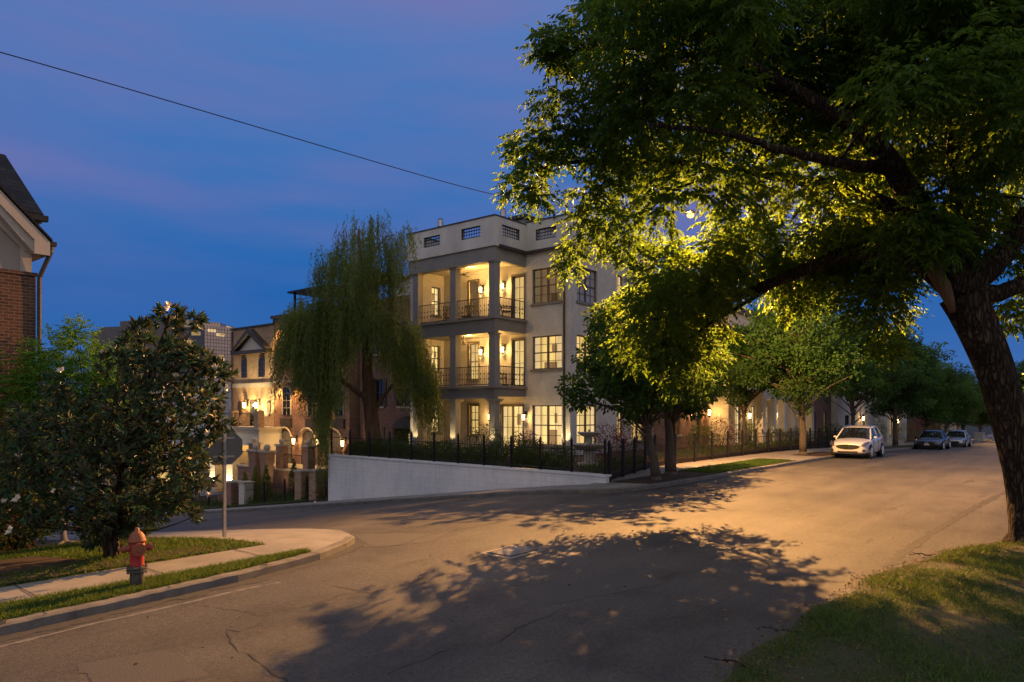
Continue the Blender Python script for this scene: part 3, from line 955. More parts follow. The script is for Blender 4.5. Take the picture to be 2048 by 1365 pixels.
def ceiling_fan(loc, label):
    t = thing("ceiling_fan", label, "ceiling fan", loc)
    x, y, z = loc
    b = MB(); b.lathe((x, y, z), [(.06, 0), (.05, -.04), (.015, -.05), (.015, -.28), (.10, -.29), (.11, -.40), (.04, -.44)], 10); b.build("motor", M["darktrim"], t)
    for k in range(5):
        w = k * 2 * math.pi / 5 + .4
        d = np.array((math.cos(w), math.sin(w), 0)); n_ = np.array((-d[1], d[0], .15))
        c = np.array((x, y, z - .37))
        b = MB(); b.prism([c + d * .1 - n_ * .05, c + d * .66 - n_ * .075, c + d * .66 + n_ * .075, c + d * .1 + n_ * .05], (0, 0, .012)); b.build("blade", M["darktrim"], t)
ceiling_fan((27.0, 25.2, 9.855), "dark five blade ceiling fan under the top floor loggia ceiling")
ceiling_fan((27.0, 25.2, 6.295), "dark five blade ceiling fan under the middle balcony ceiling")

def rocker(loc, rz, label):
    t = thing("rocking_chair", label, "chair", loc, "dark chairs on the balconies")
    w = .29
    def P(mb, *pts, r=.022): mb.tube([np.array(p) + np.array(loc) for p in pts], r, 6)
    b = MB(); b.box(loc[0] - .25, loc[0] + .25, loc[1] - w, loc[1] + w, loc[2] + .40, loc[2] + .44); b.build("seat", M["darktrim"], t)
    b = MB()
    for y in np.linspace(-w + .03, w - .03, 6): P(b, (.24, y, .42), (.42, y, 1.05), r=.02)
    P(b, (.42, -w, 1.05), (.42, w, 1.05), r=.03); b.build("backrest", M["darktrim"], t)
    for y in (-w, w):
        b = MB(); P(b, (-.42, y, .10), (-.2, y, .03), (.05, y, .02), (.3, y, .05), (.5, y, .14)); b.build("rocker", M["darktrim"], t)
        b = MB(); P(b, (-.24, y, .04), (-.22, y, .62)); P(b, (.22, y, .04), (.25, y, .45)); b.build("leg", M["darktrim"], t)
        b = MB(); P(b, (-.30, y, .63), (.34, y, .66), r=.03); b.build("armrest", M["darktrim"], t)
    t.rotation_euler = (0, 0, rz)
    return t
rocker((27.5, 22.75, 6.985), 2.2, "dark rocking chair at the open corner of the top floor balcony")
rocker((27.6, 25.6, 6.985), .3, "dark rocking chair on the top balcony below the window between the columns")
rocker((27.4, 26.6, 6.985), 1.0, "dark rocking chair on the top balcony by the inner end wall")
rocker((27.5, 23.2, 3.665), 2.0, "dark rocking chair on the middle balcony behind the short side railing")

def uplight(loc, aim, power, label, color=(1, .72, .30), size=1.5):
    t = thing("landscape_light", label, "garden light", loc, "small garden uplights")
    b = MB(); b.tube([np.array(loc), np.array(loc) + (0, 0, .12)], .012, 6)
    d = np.array(aim, float); d /= np.linalg.norm(d)
    c = np.array(loc) + (0, 0, .14)
    b.tube([c - d * .05, c + d * .09], [.04, .05], 10)
    b.build("housing", M["iron"], t)
    b = MB(); b.tube([c + d * .085, c + d * .094], .042, 10); b.build("lens", M["bulb"], t)
    lamp("uplight", c + d * .13, power, color, t, .03, size, d)
    return t
for t, l in ((22.31, "garden uplight at the foot of the white house's corner column"), (24.9, "garden uplight at the foot of the middle column of the white house"), (27.62, "garden uplight at the foot of the end column beside the willow")):
    uplight((25.45, t, .45), (.16, 0, 1), 110, l)
uplight((27.75, 19.65, .32), (.10, 0, 1), 170, "garden uplight shining up the front corner of the white house beside the downpipe")

# ------------------------------------------------------------------ dark red-brick house behind the willow
Bh = thing("townhouse", "dark red brick townhouse behind the willow with a pedimented doorway and a white roof room", "townhouse", (31, 31, -.5))
b = MB()
ops = [(30.0, 30.95, 2.7, 4.3), (28.7, 29.5, 2.7, 4.3), (32.2, 33.0, 2.7, 4.3), (32.4, 33.1, .2, 1.5), (29.2, 30.3, -.3, 1.25), (30.2, 31.2, 5.8, 7.6), (32.4, 33.4, 5.8, 7.6), (28.6, 29.3, 5.8, 7.6)]
panel(b, "s", 27.6, .3, 28.14, 34.4, -3, 9.0, ops)
b.box(27.9, 38, 34.1, 34.4, -3, 9.0); b.box(27.9, 38, 28.14, 28.4, -3, 9.0)
b.build("wall", M["redbrick"], Bh)
for i, (a0, a1, z0, z1) in enumerate(ops):
    w = window(Bh, "s", 27.6, a0, a1, z0, z1, "litdim" if i == 3 else ("lit" if i == 4 else "glass"), 1, 2, 4, fm="darktrim", name="door" if i == 4 else "window", sill=None if i == 4 else "stone")
    if i in (0, 1, 2, 3):
        for e in (a0 - .28, a1 + .02):
            s_ = MB(); s_.box(27.54, 27.595, e, e + .26, z0, z1); s_.build("shutter", M["darktrim"], w)
b = MB(); b.prism([(26.9, 28.7, 1.45), (26.9, 30.8, 1.45), (26.9, 30.4, 1.85), (26.9, 29.75, 2.15), (26.9, 29.1, 1.85)], (.69, 0, 0)); b.box(26.95, 27.59, 28.75, 28.95, -.3, 1.45); b.box(26.95, 27.59, 30.55, 30.75, -.3, 1.45)
b.build("door_canopy", M["darktrim"], Bh)
b = MB(); panel(b, "s", 29.2, .25, 28.3, 33.2, 9.0, 10.35, [(28.5, 29.2, 9.35, 10.0), (30.4, 31.1, 9.35, 10.0)]); b.box(29.45, 34, 28.3, 28.5, 9.0, 10.35); b.box(29.45, 34, 33.0, 33.2, 9.0, 10.35)
rr = b.build("roof_room", M["whitewall"], Bh)
b = MB(); b.box(28.95, 34.2, 28.1, 33.4, 10.36, 10.48); b.build("roof", M["darktrim"], rr)
for a in (28.5, 30.4): window(Bh, "s", 29.2, a, a + .7, 9.35, 10.0, "glass", 1, 1, 1, fm="darktrim", sill=None, sash=False)
b = MB(); b.box(27.9, 38, 28.4, 34.1, 8.8, 8.95); b.build("roof", M["roofdark"], Bh)

# ------------------------------------------------------------------ rust-brick townhouse with arched doors
Ch = thing("townhouse", "rust brick townhouse with arched doorways and roof pergolas beside the tan gabled one", "townhouse", (31, 38.5, -1.2))
b = MB(); b.box(27, 38, 34.6, 42.5, -3.4, 8.55); b.build("wall", M["rustbrick"], Ch)
b = MB(); b.box(26.7, 38.2, 34.5, 42.6, 8.56, 8.75); b.box(26.82, 27, 34.6, 42.5, 8.3, 8.56); b.build("cornice", M["darktrim"], Ch)
b = MB(); b.box(26.72, 27, 34.8, 42.3, 4.28, 4.4); b.build("string_course", M["stone"], Ch)
for t in (35.6, 38.3, 41.1):
    o = arched(Ch, "s", 27, t - .42, t + .42, 2.15, 4.0, "glass", trim="stone")
    arched(Ch, "s", 27, t - .42, t + .42, 5.4, 7.3, "glass", trim="stone")
    b = MB(); b.box(26.85, 26.995, t - .6, t + .6, 1.35, 1.95); b.build("window_apron", M["darktrim"], Ch)
for t in (36.0, 38.7, 41.2):
    d = arched(Ch, "s", 27, t - .62, t + .62, -1.05, 1.1, "litdim", trim="darktrim", name="door")
    b = MB()
    P = [(26.84, t + .86 * math.cos(w), .48 + .86 * math.sin(w)) for w in np.linspace(.35, math.pi - .35, 9)]
    b.tube(P, .06, 6); b.build("arch_hood", M["stone"], d)
for t in (37.4, 40.0, 34.95):
    lantern(Ch, "s", 27, t, .5, 45, 1.6)
for t in (37.3, 39.9, 41.9):
    lamp("soffit_light", (26.55, t, 4.2), 520, WARM, Ch, .04, 1.6, (.25, 0, -1))
    lamp("soffit_light", (26.45, t, 8.2), 420, WARM, Ch, .04, 1.6, (.25, 0, -1))
b = MB(); b.box(24.2, 27, 34.8, 42.3, -3.4, -1.1); b.build("terrace", M["rustbrick"], Ch)
b = MB(); b.box(24.1, 26.99, 34.7, 42.35, -1.095, -1.0); b.build("terrace_paving", M["stone"], Ch)
for k in range(8):
    pass
b = MB()
for k in range(8): b.box(24.15 - .3 * (k + 1), 24.15 - .3 * k, 38.9, 40.3, -3.4, -1.2 - .2 * k)
b.build("steps", M["rustbrick"], Ch)
for t in (34.9, 37.6, 40.6):
    b = MB(); b.box(24.1, 24.6, t - .26, t + .26, -1.0, .35); p_ = b.build("porch_pier", M["rustbrick"], Ch)
    b = MB(); b.box(24.04, 24.66, t - .32, t + .32, .36, .46); b.ball((24.35, t, .62), .17, 10); b.build("cap", M["stone"], p_)
for p0, p1 in (((24.3, 35.2, -1.0), (24.3, 37.3, -1.0)), ((24.3, 37.9, -1.0), (24.3, 38.8, -1.0)), ((24.3, 40.9, -1.0), (24.3, 42.2, -1.0))):
    railing(Ch, p0, p1, .85, False)
for t0, t1, z0, z1, s0 in ((37.8, 41.8, 8.75, 10.35, 28.0), (34.7, 37.6, 8.75, 10.95, 29.0)):
    b = MB()
    for s in (s0, s0 + 2.6):
        for t in (t0, t1): b.box(s, s + .12, t - .06, t + .06, z0, z1)
    b.box(s0 - .3, s0 + 3.1, t0 - .35, t1 + .35, z1, z1 + .12)
    for z in np.arange(z0 + .25, z1 - .3, .22): b.box(s0 + .03, s0 + .07, t0, t1, z, z + .035)
    b.build("roof_pergola", M["iron"], Ch)

# ------------------------------------------------------------------ tan brick townhouse with a pediment
Dh = thing("townhouse", "tan brick townhouse with a triangular pediment and a lit cream porch below its balcony", "townhouse", (31, 45, -3))
b = MB(); b.box(27, 38, 42.62, 47.9, 1.25, 8.2); b.build("wall", M["tanbrick"], Dh)
b = MB(); b.box(26.97, 38, 42.61, 47.92, -4.6, 1.2); b.build("rendered_base", M["stucco"], Dh)
b = MB(); b.box(26.9, 38.1, 42.55, 48.0, 8.2, 8.32); b.build("coping", M["darktrim"], Dh)
b = MB(); b.box(26.9, 27, 42.65, 47.95, 4.05, 4.35); b.build("string_course", M["stone"], Dh)
tc_ = 45.1
b = MB(); b.prism([(26.55, tc_ - 2.25, 6.35), (26.55, tc_ + 2.25, 6.35), (26.55, tc_ + 2.25, 6.6), (26.55, tc_ - 2.25, 6.6)], (.44, 0, 0))
for sg in (-1, 1):
    b.prism([(26.5, tc_ + sg * 2.3, 6.6), (26.5, tc_ + sg * 1.85, 6.6), (26.5, tc_, 7.75), (26.5, tc_, 8.1)], (.49, 0, 0))
b.build("pediment", M["darktrim"], Dh)
b = MB(); b.prism([(26.9, tc_ - 1.8, 6.61), (26.9, tc_ + 1.8, 6.61), (26.9, tc_, 7.7)], (.09, 0, 0)); b.build("tympanum", M["stucco"], Dh)
for t in (44.1, 46.3): arched(Dh, "s", 27, t - .28, t + .28, 4.75, 6.1, "glass", fm="darktrim", ring=.06)
for t in (43.2, 46.85):
    b = MB(); b.tube([(26.9, t, 2.6), (26.999, t, 2.6)], .01, 18)
    P0 = [(26.93, t + .24 * math.cos(w), 2.6 + .52 * math.sin(w)) for w in np.linspace(0, 2 * math.pi, 19)[:-1]]
    b = MB(); b.prism(P0, (.068, 0, 0)); b.build("oval_window", M["darktrim"], Dh)
window(Dh, "s", 26.9, 44.7, 45.5, 1.3, 3.1, "glass", 1, 1, 3, inset=.02, fm="darktrim", sill=None, name="door", sash=False)
for t in (44.35, 45.85): lantern(Dh, "s", 27, t, 2.85, 95, 1.8)
# porch with an arched opening, carrying the balcony
b = MB()
panel(b, "s", 25.3, .3, 41.65, 47.9, -3.3, 1.2, [(42.4, 44.9, -3.3, .15), (46.0, 47.2, -3.3, -.3)])
b.box(25.6, 26.96, 41.65, 41.95, -3.3, 1.2); b.box(25.6, 26.96, 47.6, 47.9, -3.3, 1.2)
b.build("porch", M["stucco"], Dh)
b = MB(); b.box(25.15, 26.95, 41.5, 48.05, 1.21, 1.38); b.box(25.22, 25.3, 41.55, 48.0, 1.0, 1.21); b.build("balcony_deck", M["stone"], Dh)
for t in (41.85, 44.95, 47.7):
    b = MB(); b.box(25.2, 25.65, t - .24, t + .24, 1.38, 2.45); b.build("balcony_pier", M["tanbrick"], Dh)
railing(Dh, (25.4, 42.1, 1.38), (25.4, 44.7, 1.38), .9, False); railing(Dh, (25.4, 45.2, 1.38), (25.4, 47.5, 1.38), .9, False)
arched(Dh, "s", 26.95, 43.0, 43.6, -2.0, .5, "lit2", trim="stucco", ring=.1)
window(Dh, "s", 26.9, 43.9, 44.7, -3.2, -.3, "glass", 1, 1, 3, inset=.02, fm="darktrim", sill=None, name="door", sash=False)
lantern(Dh, "s", 25.3, 45.3, -.2, 14, 1.4)
lamp("porch_light", (26.3, 43.7, .7), 120, WARM, Dh, .08)
lamp("porch_light", (26.3, 46.5, .7), 90, WARM, Dh, .08)
for t, p in ((45.4, 600), (47.5, 380), (42.1, 380)):
    uplight((24.9, t, -3.2), (.14, 0, 1), p, {45.4: "garden uplight washing the cream porch between its arch and side opening", 47.5: "garden uplight washing the far end of the cream porch", 42.1: "garden uplight at the porch corner beside the rust brick terrace"}[t])
uplight((25.9, 45.0, 1.4), (.5, .1, 1), 900, "small uplight on the tan house's balcony floor shining up the brick")
uplight((25.9, 43.4, 1.4), (.5, 0, 1), 900, "small uplight on the tan house's balcony floor beside the brick corner pier")
b = MB(); b.tube([(26.9, 47.8, 8.1), (26.9, 47.8, -3)], .06, 8); b.build("downpipe", M["darktrim"], Dh)

# lower gardens: piers, fence, urn pillars
def brick_pier(s, t, z0, h, label, mat="rustbrick", cap="stone", ball=False, w=.27, group="brick gate piers along the lower pavement"):
    T = thing("brick_pier", label, "gate pier", (s, t, z0), group)
    b = MB(); b.box(s - w, s + w, t - w, t + w, z0 - .3, z0 + h); b.build("shaft", M[mat], T)
    b = MB(); b.box(s - w - .06, s + w + .06, t - w - .06, t + w + .06, z0 + h + .002, z0 + h + .09)
    if ball: b.ball((s, t, z0 + h + .24), .17, 10)
    b.build("cap", M[cap], T)
    return T
def gz(s, t): return float(G(s, t)) + .16 + max(0, (s - 20.15)) / 7.25 * .74
for px, s, h, l in ((634, 20.9, 1.35, "brick gate pier next to the left end of the white retaining wall"), (605, 20.9, 1.4, "brick gate pier with a dark letter box, second from the white wall"),
                    (492, 20.9, 1.15, "stubby cream lit gate pier below the tan house's topiary"), (466, 20.9, 1.25, "brick gate pier left of the stubby cream one, by the stop sign")):
    t = t_at(px, s)
    P_ = brick_pier(s, t, gz(s, t), h, l, "tanbrick" if px in (634, 605) else ("stucco" if px == 492 else "rustbrick"))
for px, s, top, l in ((512, 23.2, 903, "tall tapered brick pillar with a ball top, left one of the pair by the porch"), (534, 23.2, 905, "tall tapered brick pillar with a ball top, right one of the pair by the porch")):
    t = t_at(px, s)
    p = pt(px, top, (s - 0) / (UY + UX * (px - CX) / F))
    z0 = gz(s, t)
    T = thing("brick_pillar", l, "pillar", (s, t, z0), "tapered brick pillars")
    zt = p[2]
    b = MB(); b.prism([(s - .25, t - .18, z0), (s + .25, t - .18, z0), (s + .25, t + .18, z0), (s - .25, t + .18, z0)], (0, 0, .4))
    b.add([(s - .2, t - .2, z0 + .4), (s + .2, t - .2, z0 + .4), (s + .2, t + .2, z0 + .4), (s - .2, t + .2, z0 + .4), (s - .3, t - .38, zt), (s + .3, t - .38, zt), (s + .3, t + .38, zt), (s - .3, t + .38, zt)],
          [(0, 3, 2, 1), (4, 5, 6, 7), (0, 1, 5, 4), (1, 2, 6, 5), (2, 3, 7, 6), (3, 0, 4, 7)])
    b.build("shaft", M["rustbrick"], T)
    b = MB(); b.box(s - .36, s + .36, t - .44, t + .44, zt, zt + .1); b.ball((s, t, zt + .27), .2, 10); b.build("cap", M["stone"], T)
lt = np.array([20.9, t_at(634, 20.9) , 0])
uplight((20.35, t_at(634, 20.4) + .1, gz(20.4, 31)), (.3, 0, 1), 32, "small light on the grass lighting the brick pier beside the white wall", size=1.2)
uplight((20.35, t_at(605, 20.4) + .1, gz(20.4, 32.5)), (.3, 0, 1), 32, "small light on the grass lighting the brick pier with the letter box", size=1.2)
uplight((20.4, t_at(492, 20.5), gz(20.4, 38)), (.3, 0, 1), 24, "small light on the grass lighting the stubby cream pier", size=1.2)
uplight((22.2, t_at(520, 22.2), gz(22, 39)), (.4, 0, 1), 70, "garden light among the topiary below the tapered pillars", size=2.0)
uplight((22.6, 36.0, gz(22.6, 36)), (.5, 0, .8), 60, "garden light under the rust brick terrace wall", size=2.2)

# ------------------------------------------------------------------ retaining wall and iron fences
wt = [(20.0, 12.35), (20.0, 27.15)]
b = MB()
n = 12
V = []
for i in range(n + 1):
    t = 12.35 + 14.8 * i / n
    zt = .30 + .10 * i / n
    zb = float(G(20, t)) - .3
    for s in (19.98, 20.22):
        V += [(s, t, zb), (s, t, zt)]
Fc = []
for i in range(n):
    a, c = 4 * i, 4 * i + 4
    Fc += [(a, a + 1, c + 1, c), (a + 2, c + 2, c + 3, a + 3), (a + 1, a + 3, c + 3, c + 1)]
Fc += [(0, 2, 3, 1), (4 * n, 4 * n + 1, 4 * n + 3, 4 * n + 2)]
b.add(V, Fc)
RW = thing("retaining_wall", "long white painted retaining wall tapering to the street corner", "wall", (20, 20, -1))
b.build("wall", M["retain"], RW)
b = MB(); b.add([(19.94, 12.3, .305), (20.26, 12.3, .305), (20.26, 27.2, .405), (19.94, 27.2, .405), (19.94, 12.3, .375), (20.26, 12.3, .375), (20.26, 27.2, .475), (19.94, 27.2, .475)],
      [(0, 3, 2, 1), (4, 5, 6, 7), (0, 1, 5, 4), (1, 2, 6, 5), (2, 3, 7, 6), (3, 0, 4, 7)]); b.build("coping", M["retain"], RW)
def iron_fence(label, P, zf, h=1.0, post=.032, rails=(.12, .86)):
    T = thing("iron_fence", label, "fence", (*P[0], zf(*P[0])))
    for k, (x, y) in enumerate(P):
        z = zf(x, y)
        b = MB(); b.box(x - post, x + post, y - post, y + post, z - .1, z + h + .10)
        b.box(x - post * 1.4, x + post * 1.4, y - post * 1.4, y + post * 1.4, z + h + .10, z + h + .125); b.ball((x, y, z + h + .16), post * 1.1, 6)
        b.build("post", M["iron"], T)
        if k:
            x0, y0 = P[k - 1]
            b = MB(); picket_panel(b, (x0, y0, zf(x0, y0)), (x, y, z), h - .08, gap=.115, r=.008, rails=rails, spear=.04); b.build("fence_panel", M["iron"], T)
    return T
iron_fence("black iron picket fence along the top of the white retaining wall", [(20.1, 12.45 + 14.6 * i / 11) for i in range(12)], lambda x, y: .372 + (y - 12.35) * .0068, .98)
fp = [(20.25, 12.38), (21.9, 12.83), (23.5, 13.27), (25.1, 13.7), (26.7, 14.12)] + [(26.7 + 1.9 * k, 14.12) for k in range(1, 17)]
iron_fence("black iron picket fence along the main street pavement behind the street trees", fp, lambda x, y: .17 + float(G(x, 10)), 1.12, .042)
fl = [(20.75, y) for y in np.arange(28.0, 50, 1.9)]
iron_fence("low black iron picket fence across the sloping front gardens of the brick houses", fl, lambda x, y: gz(x, y), 1.0, .032)

# ------------------------------------------------------------------ brown brick gabled house at the near corner
Lh = thing("house", "brown brick house corner with a steep grey gable and dark shingle roof", "house", (3, 19.2, -.5))
b = MB(); b.box(-9, 5.9, 19.2, 27, -2.5, 5.62); b.build("wall", M["leftbrick"], Lh)
b = MB(); b.box(-9, 5.93, 19.17, 27, 5.625, 5.70); b.build("brick_ledge", M["leftbrick"], Lh)
# gable (ridge runs away from the street) over the front wing
cx_, ez, rz_ = 2.3, 6.2, 11.0
b = MB(); b.prism([(cx_ - 3.55, 19.3, 5.70), (5.83, 19.3, 5.70), (5.83, 19.3, 6.3), (cx_, 19.3, 9.85), (cx_ - 3.55, 19.3, 6.3)], (0, 7, 0)); b.build("gable", M["board"], Lh)
b = MB()
sl = 1.0
b.prism([(5.78, 18.9, 6.10), (6.10, 18.9, 6.10), (6.10, 18.9, 6.42), (cx_, 18.9, 6.42 + sl * (6.1 - cx_)), (cx_, 18.9, 6.42 + sl * (6.1 - cx_) - .30), (5.78, 18.9, 6.42)], (0, .07, 0))
b.prism([(2 * cx_ - 6.1, 18.9, 6.10), (2 * cx_ - 6.1, 18.9, 6.42), (cx_, 18.9, 6.42 + sl * (6.1 - cx_)), (cx_, 18.9, 6.42 + sl * (6.1 - cx_) - .30), (2 * cx_ - 5.78, 18.9, 6.10)], (0, .07, 0))
b.prism([(5.80, 18.97, 6.12), (6.06, 18.97, 6.38), (cx_, 18.97, 6.38 + sl * (6.06 - cx_)), (cx_, 18.97, 6.34 + sl * (6.02 - cx_))], (0, .32, 0))
b.box(5.60, 5.83, 19.24, 19.29, 5.70, 6.6)
b.build("barge_board", M["boardtrim"], Lh)
b = MB()
b.prism([(5.68, 19.22, 6.18), (cx_, 19.22, 6.18 + sl * (5.68 - cx_)), (cx_, 19.22, 6.18 + sl * (5.68 - cx_) + .3), (5.95, 19.22, 6.14)], (0, .07, 0)); b.build("frieze_board", M["boardtrim"], Lh)
b = MB(); b.box(5.84, 6.08, 18.98, 26, 6.10, 6.15); b.build("soffit", M["boardtrim"], Lh)
gz_ = 6.43 + sl * (6.1 - cx_)
b = MB()
for sg in (1, -1):
    e = cx_ + sg * (6.14 - cx_)
    b.prism([(e, 18.86, 6.425), (cx_, 18.86, gz_ + .04), (cx_, 18.86, gz_ + .12), (e, 18.86, 6.48)], (0, 5.0, 0))
rf = b.build("roof", M["shingle"], Lh)
# main roof behind: eave along the street, ridge 2.9 m back
b = MB(); b.prism([(6.0, 20.2, 7.20), (6.0, 20.2, 7.34), (6.35, 20.2, 7.34), (6.35, 20.2, 7.20)], (-16, 0, 0))
b = MB()
b.add([(6.36, 20.15, 7.34), (6.36, 23.06, 9.47), (-10, 23.06, 9.47), (-10, 20.15, 7.34), (6.36, 20.15, 7.22), (6.36, 23.06, 9.35), (-10, 23.06, 9.35), (-10, 20.15, 7.22), (6.36, 25.97, 7.34), (-10, 25.97, 7.34), (6.36, 25.97, 7.22), (-10, 25.97, 7.22)],
      [(0, 1, 2, 3), (7, 6, 5, 4), (0, 4, 5, 1), (3, 2, 6, 7), (0, 3, 7, 4), (1, 8, 9, 2), (5, 6, 11, 10), (1, 5, 10, 8), (8, 10, 11, 9)])
b.build("roof", M["shingle"], Lh)
b = MB(); b.box(-9, 5.75, 20.6, 25.5, 5.7, 7.2); b.prism([(5.74, 20.6, 7.2), (5.74, 25.5, 7.2), (5.74, 23.06, 9.3)], (-.2, 0, 0)); b.build("upper_wall", M["leftbrick"], Lh)
b = MB(); b.box(-9, 6.42, 20.0, 20.14, 7.14, 7.28); b.box(6.12, 6.24, 18.9, 26, 6.34, 6.44)
b.build("gutter", M["darktrim"], Lh)
b = MB(); b.box(5.76, 6.34, 20.16, 20.6, 7.12, 7.19); b.build("soffit", M["boardtrim"], Lh)
b = MB(); b.tube([(6.16, 18.98, 6.34), (6.14, 18.98, 6.2), (5.95, 19.12, 5.6), (5.95, 19.13, 5.2), (5.95, 19.13, -.5)], .05, 8); b.build("downpipe", M["darktrim"], Lh)

# ------------------------------------------------------------------ bronze glass office tower far behind
def officemat():
    q = NT("bronze_curtain_wall")
    v, ob = wallvec(q)
    g = q.n("ShaderNodeTexBrick")
    for k, x in (("Scale", 1), ("Mortar Size", .05), ("Brick Width", .72), ("Row Height", .85), ("Mortar Smooth", 0)): g.inputs[k].default_value = x
    g.offset = 0
    g.inputs["Color1"].default_value = (.80, .55, .38, 1); g.inputs["Color2"].default_value = (.70, .48, .33, 1); g.inputs["Mortar"].default_value = (.10, .075, .055, 1)
    q.l(v, g.inputs["Vector"])
    mp = q.n("ShaderNodeMapping"); mp.inputs["Scale"].default_value = (.10, .26, .1); q.l(v, mp.inputs[0])
    w = q.n("ShaderNodeTexWhiteNoise"); w.noise_dimensions = "2D"
    sn = q.n("ShaderNodeVectorMath", operation="SNAP"); sn.inputs[1].default_value = (2.16, .85, 1); q.l(v, sn.inputs[0]); q.l(sn.outputs[0], w.inputs[0])
    gt = q.n("ShaderNodeMath", operation="GREATER_THAN"); gt.inputs[1].default_value = .93; q.l(w.outputs[0], gt.inputs[0])
    nm = q.n("ShaderNodeMath", operation="MULTIPLY"); inv = q.n("ShaderNodeMath", operation="SUBTRACT"); inv.inputs[0].default_value = 1
    q.l(g.outputs["Fac"], inv.inputs[1]); q.l(gt.outputs[0], nm.inputs[0]); q.l(inv.outputs[0], nm.inputs[1])
    b = q.bsdf(g.outputs[0], .3, .35, .5)
    b.inputs["Emission Color"].default_value = (1, .68, .28, 1)
    e2 = q.n("ShaderNodeMath", operation="MULTIPLY"); e2.inputs[1].default_value = .55; q.l(nm.outputs[0], e2.inputs[0])
    q.l(e2.outputs[0], b.inputs["Emission Strength"])
    return q.done(b)
M["officeglass"] = officemat()
M["officelight"] = emit("office_light", (1, .66, .28), .32)
M["officeshade"] = pm("shaded_curtain_wall", (.11, .098, .095), (.09, .08, .078), .4, .25, .2)  # dark and bright facets of one glass wall: reflections put into the colour
oc = pt(330, 800, 190)
Oh = thing("office_building", "distant bronze glass office block with a stepped roof and some lit windows", "office building", (oc[0], oc[1], -6))
def facet(pp, ybot_z, mat, name, back=25):
    """prism whose street face runs through the given (px, ytop, depth) points"""
    top = [pt(*p) for p in pp]
    fw = np.array((UY, UX, 0)) * back
    b = MB()
    n = len(top)
    zt = max(p[2] for p in top)
    fr = [np.array((p[0], p[1], zt)) for p in top]
    poly = fr + [p + fw for p in fr[::-1]]
    b.prism([(p[0], p[1], ybot_z) for p in poly], (0, 0, zt - ybot_z))
    return b.build(name, mat, Oh)
facet([(183, 664, 196), (222, 664, 194)], -8, M["officeshade"], "glass_wing")
facet([(200, 655, 193), (258, 655, 190)], -8, M["officeshade"], "glass_wing")
facet([(240, 643, 189), (300, 643, 186), (346, 643, 184)], -8, M["officeshade"], "glass_wing")
facet([(346, 646, 182), (440, 646, 190)], -8, M["officeglass"], "glass_tower")
facet([(352, 657, 178), (409, 657, 172)], -8, M["officeshade"], "glass_bay", 8)
facet([(409, 659, 171), (500, 659, 180)], -8, M["officeglass"], "glass_tower", 8)
b = MB()
for (x0, y0, x1, y1) in ((383, 664, 400, 671), (372, 680, 384, 689), (356, 694, 384, 701), (436, 710, 446, 714), (440, 668, 450, 671), (300, 735, 345, 745)):
    b = MB()
    a, c = pt(x0, y1, 170.5), pt(x1, y0, 170.5)
    d = pt(x1, y1, 170.5)
    e_ = pt(x0, y0, 170.5)
    b.prism([a, d, c, e_], np.array((UY, UX, 0)) * .3)
    b.build("lit_window", M["officelight"], Oh)

# pale commercial block beyond the brick houses
Ph = thing("commercial_building", "pale panel clad commercial block behind the magnolia with lit openings", "commercial building", (34, 62, -5))
M["panelclad"] = brick("pale_cladding", (.42, .42, .45), (.46, .46, .48), (.25, .25, .27), bw=3.2, bh=1.5, ms=.03, stain=.1, bstr=.1)
b = MB(); ops = [(62 + 4 * k, 64.6 + 4 * k, -5.6, -1.9) for k in range(5)]
panel(b, "s", 31, .5, 50, 84, -7, 4.3, ops); b.box(31.5, 50, 50, 50.5, -7, 4.3); b.box(31.5, 50, 83, 84, -7, 4.3); b.box(31.5, 50, 50.5, 83, 4.0, 4.2)
b.build("wall", M["panelclad"], Ph)
b = MB(); b.box(36, 50, 50, 60, 4.3, 6.0); b.build("roof_plant", M["panelclad"], Ph)
for k in range(5):
    b = MB(); b.box(31.3, 31.36, 62 + 4 * k, 64.6 + 4 * k, -5.6, -1.9); b.build("shopfront", M["lit" if k % 2 else "litdim"], Ph)

# ------------------------------------------------------------------ houses along the main street behind the trees
def rowhouse(label, t, s0, s1, h, mat, wins, porch=0, base=.1, trimk="wframe", lights=()):
    T = thing("row_house", label, "house", ((s0 + s1) / 2, t + 3, base))
    g = float(G((s0 + s1) / 2, 10)) + base
    b = MB(); ops = [(s0 + a0, s0 + a1, g + z0, g + z1) for a0, a1, z0, z1, _ in wins]
    panel(b, "t", t, .35, s0, s1, g - 1.2, g + h, ops)
    b.box(s0, s0 + .3, t + .35, t + 11, g - 1.2, g + h); b.box(s1 - .3, s1, t + .35, t + 11, g - 1.2, g + h); b.box(s0 + .3, s1 - .3, t + .35, t + 11, g + h - .35, g + h - .1)
    b.build("wall", M[mat], T)
    b = MB(); b.box(s0 - .1, s1 + .1, t - .18, t, g + h - .35, g + h + .05); b.build("cornice", M[trimk], T)
    for (a0, a1, z0, z1), wdef in zip(ops, wins): window(T, "t", t, a0, a1, z0, z1, wdef[4], 1, 2, 4, fm=trimk, sill="stone" if z0 > g + .4 else None, name="window" if z0 > g + .4 else "door")
    if porch:
        b = MB(); b.box(s0 + .3, s1 - .3, t - 2.0, t - .19, g + 3.2, g + 3.7); b.box(s0 + .3, s1 - .3, t - 2.0, t - .01, g - .5, g + .35); b.build("porch_roof", M["stucco"], T)
        for k in range(porch):
            x = s0 + .7 + (s1 - s0 - 1.4) * k / (porch - 1)
            b = MB(); b.box(x - .22, x + .22, t - 1.95, t - 1.5, g + .35, g + 3.19); b.build("column", M["parapet"], T)
    for a, z, p in lights: lantern(T, "t", t, s0 + a, g + z, p, 1.6)
    return T
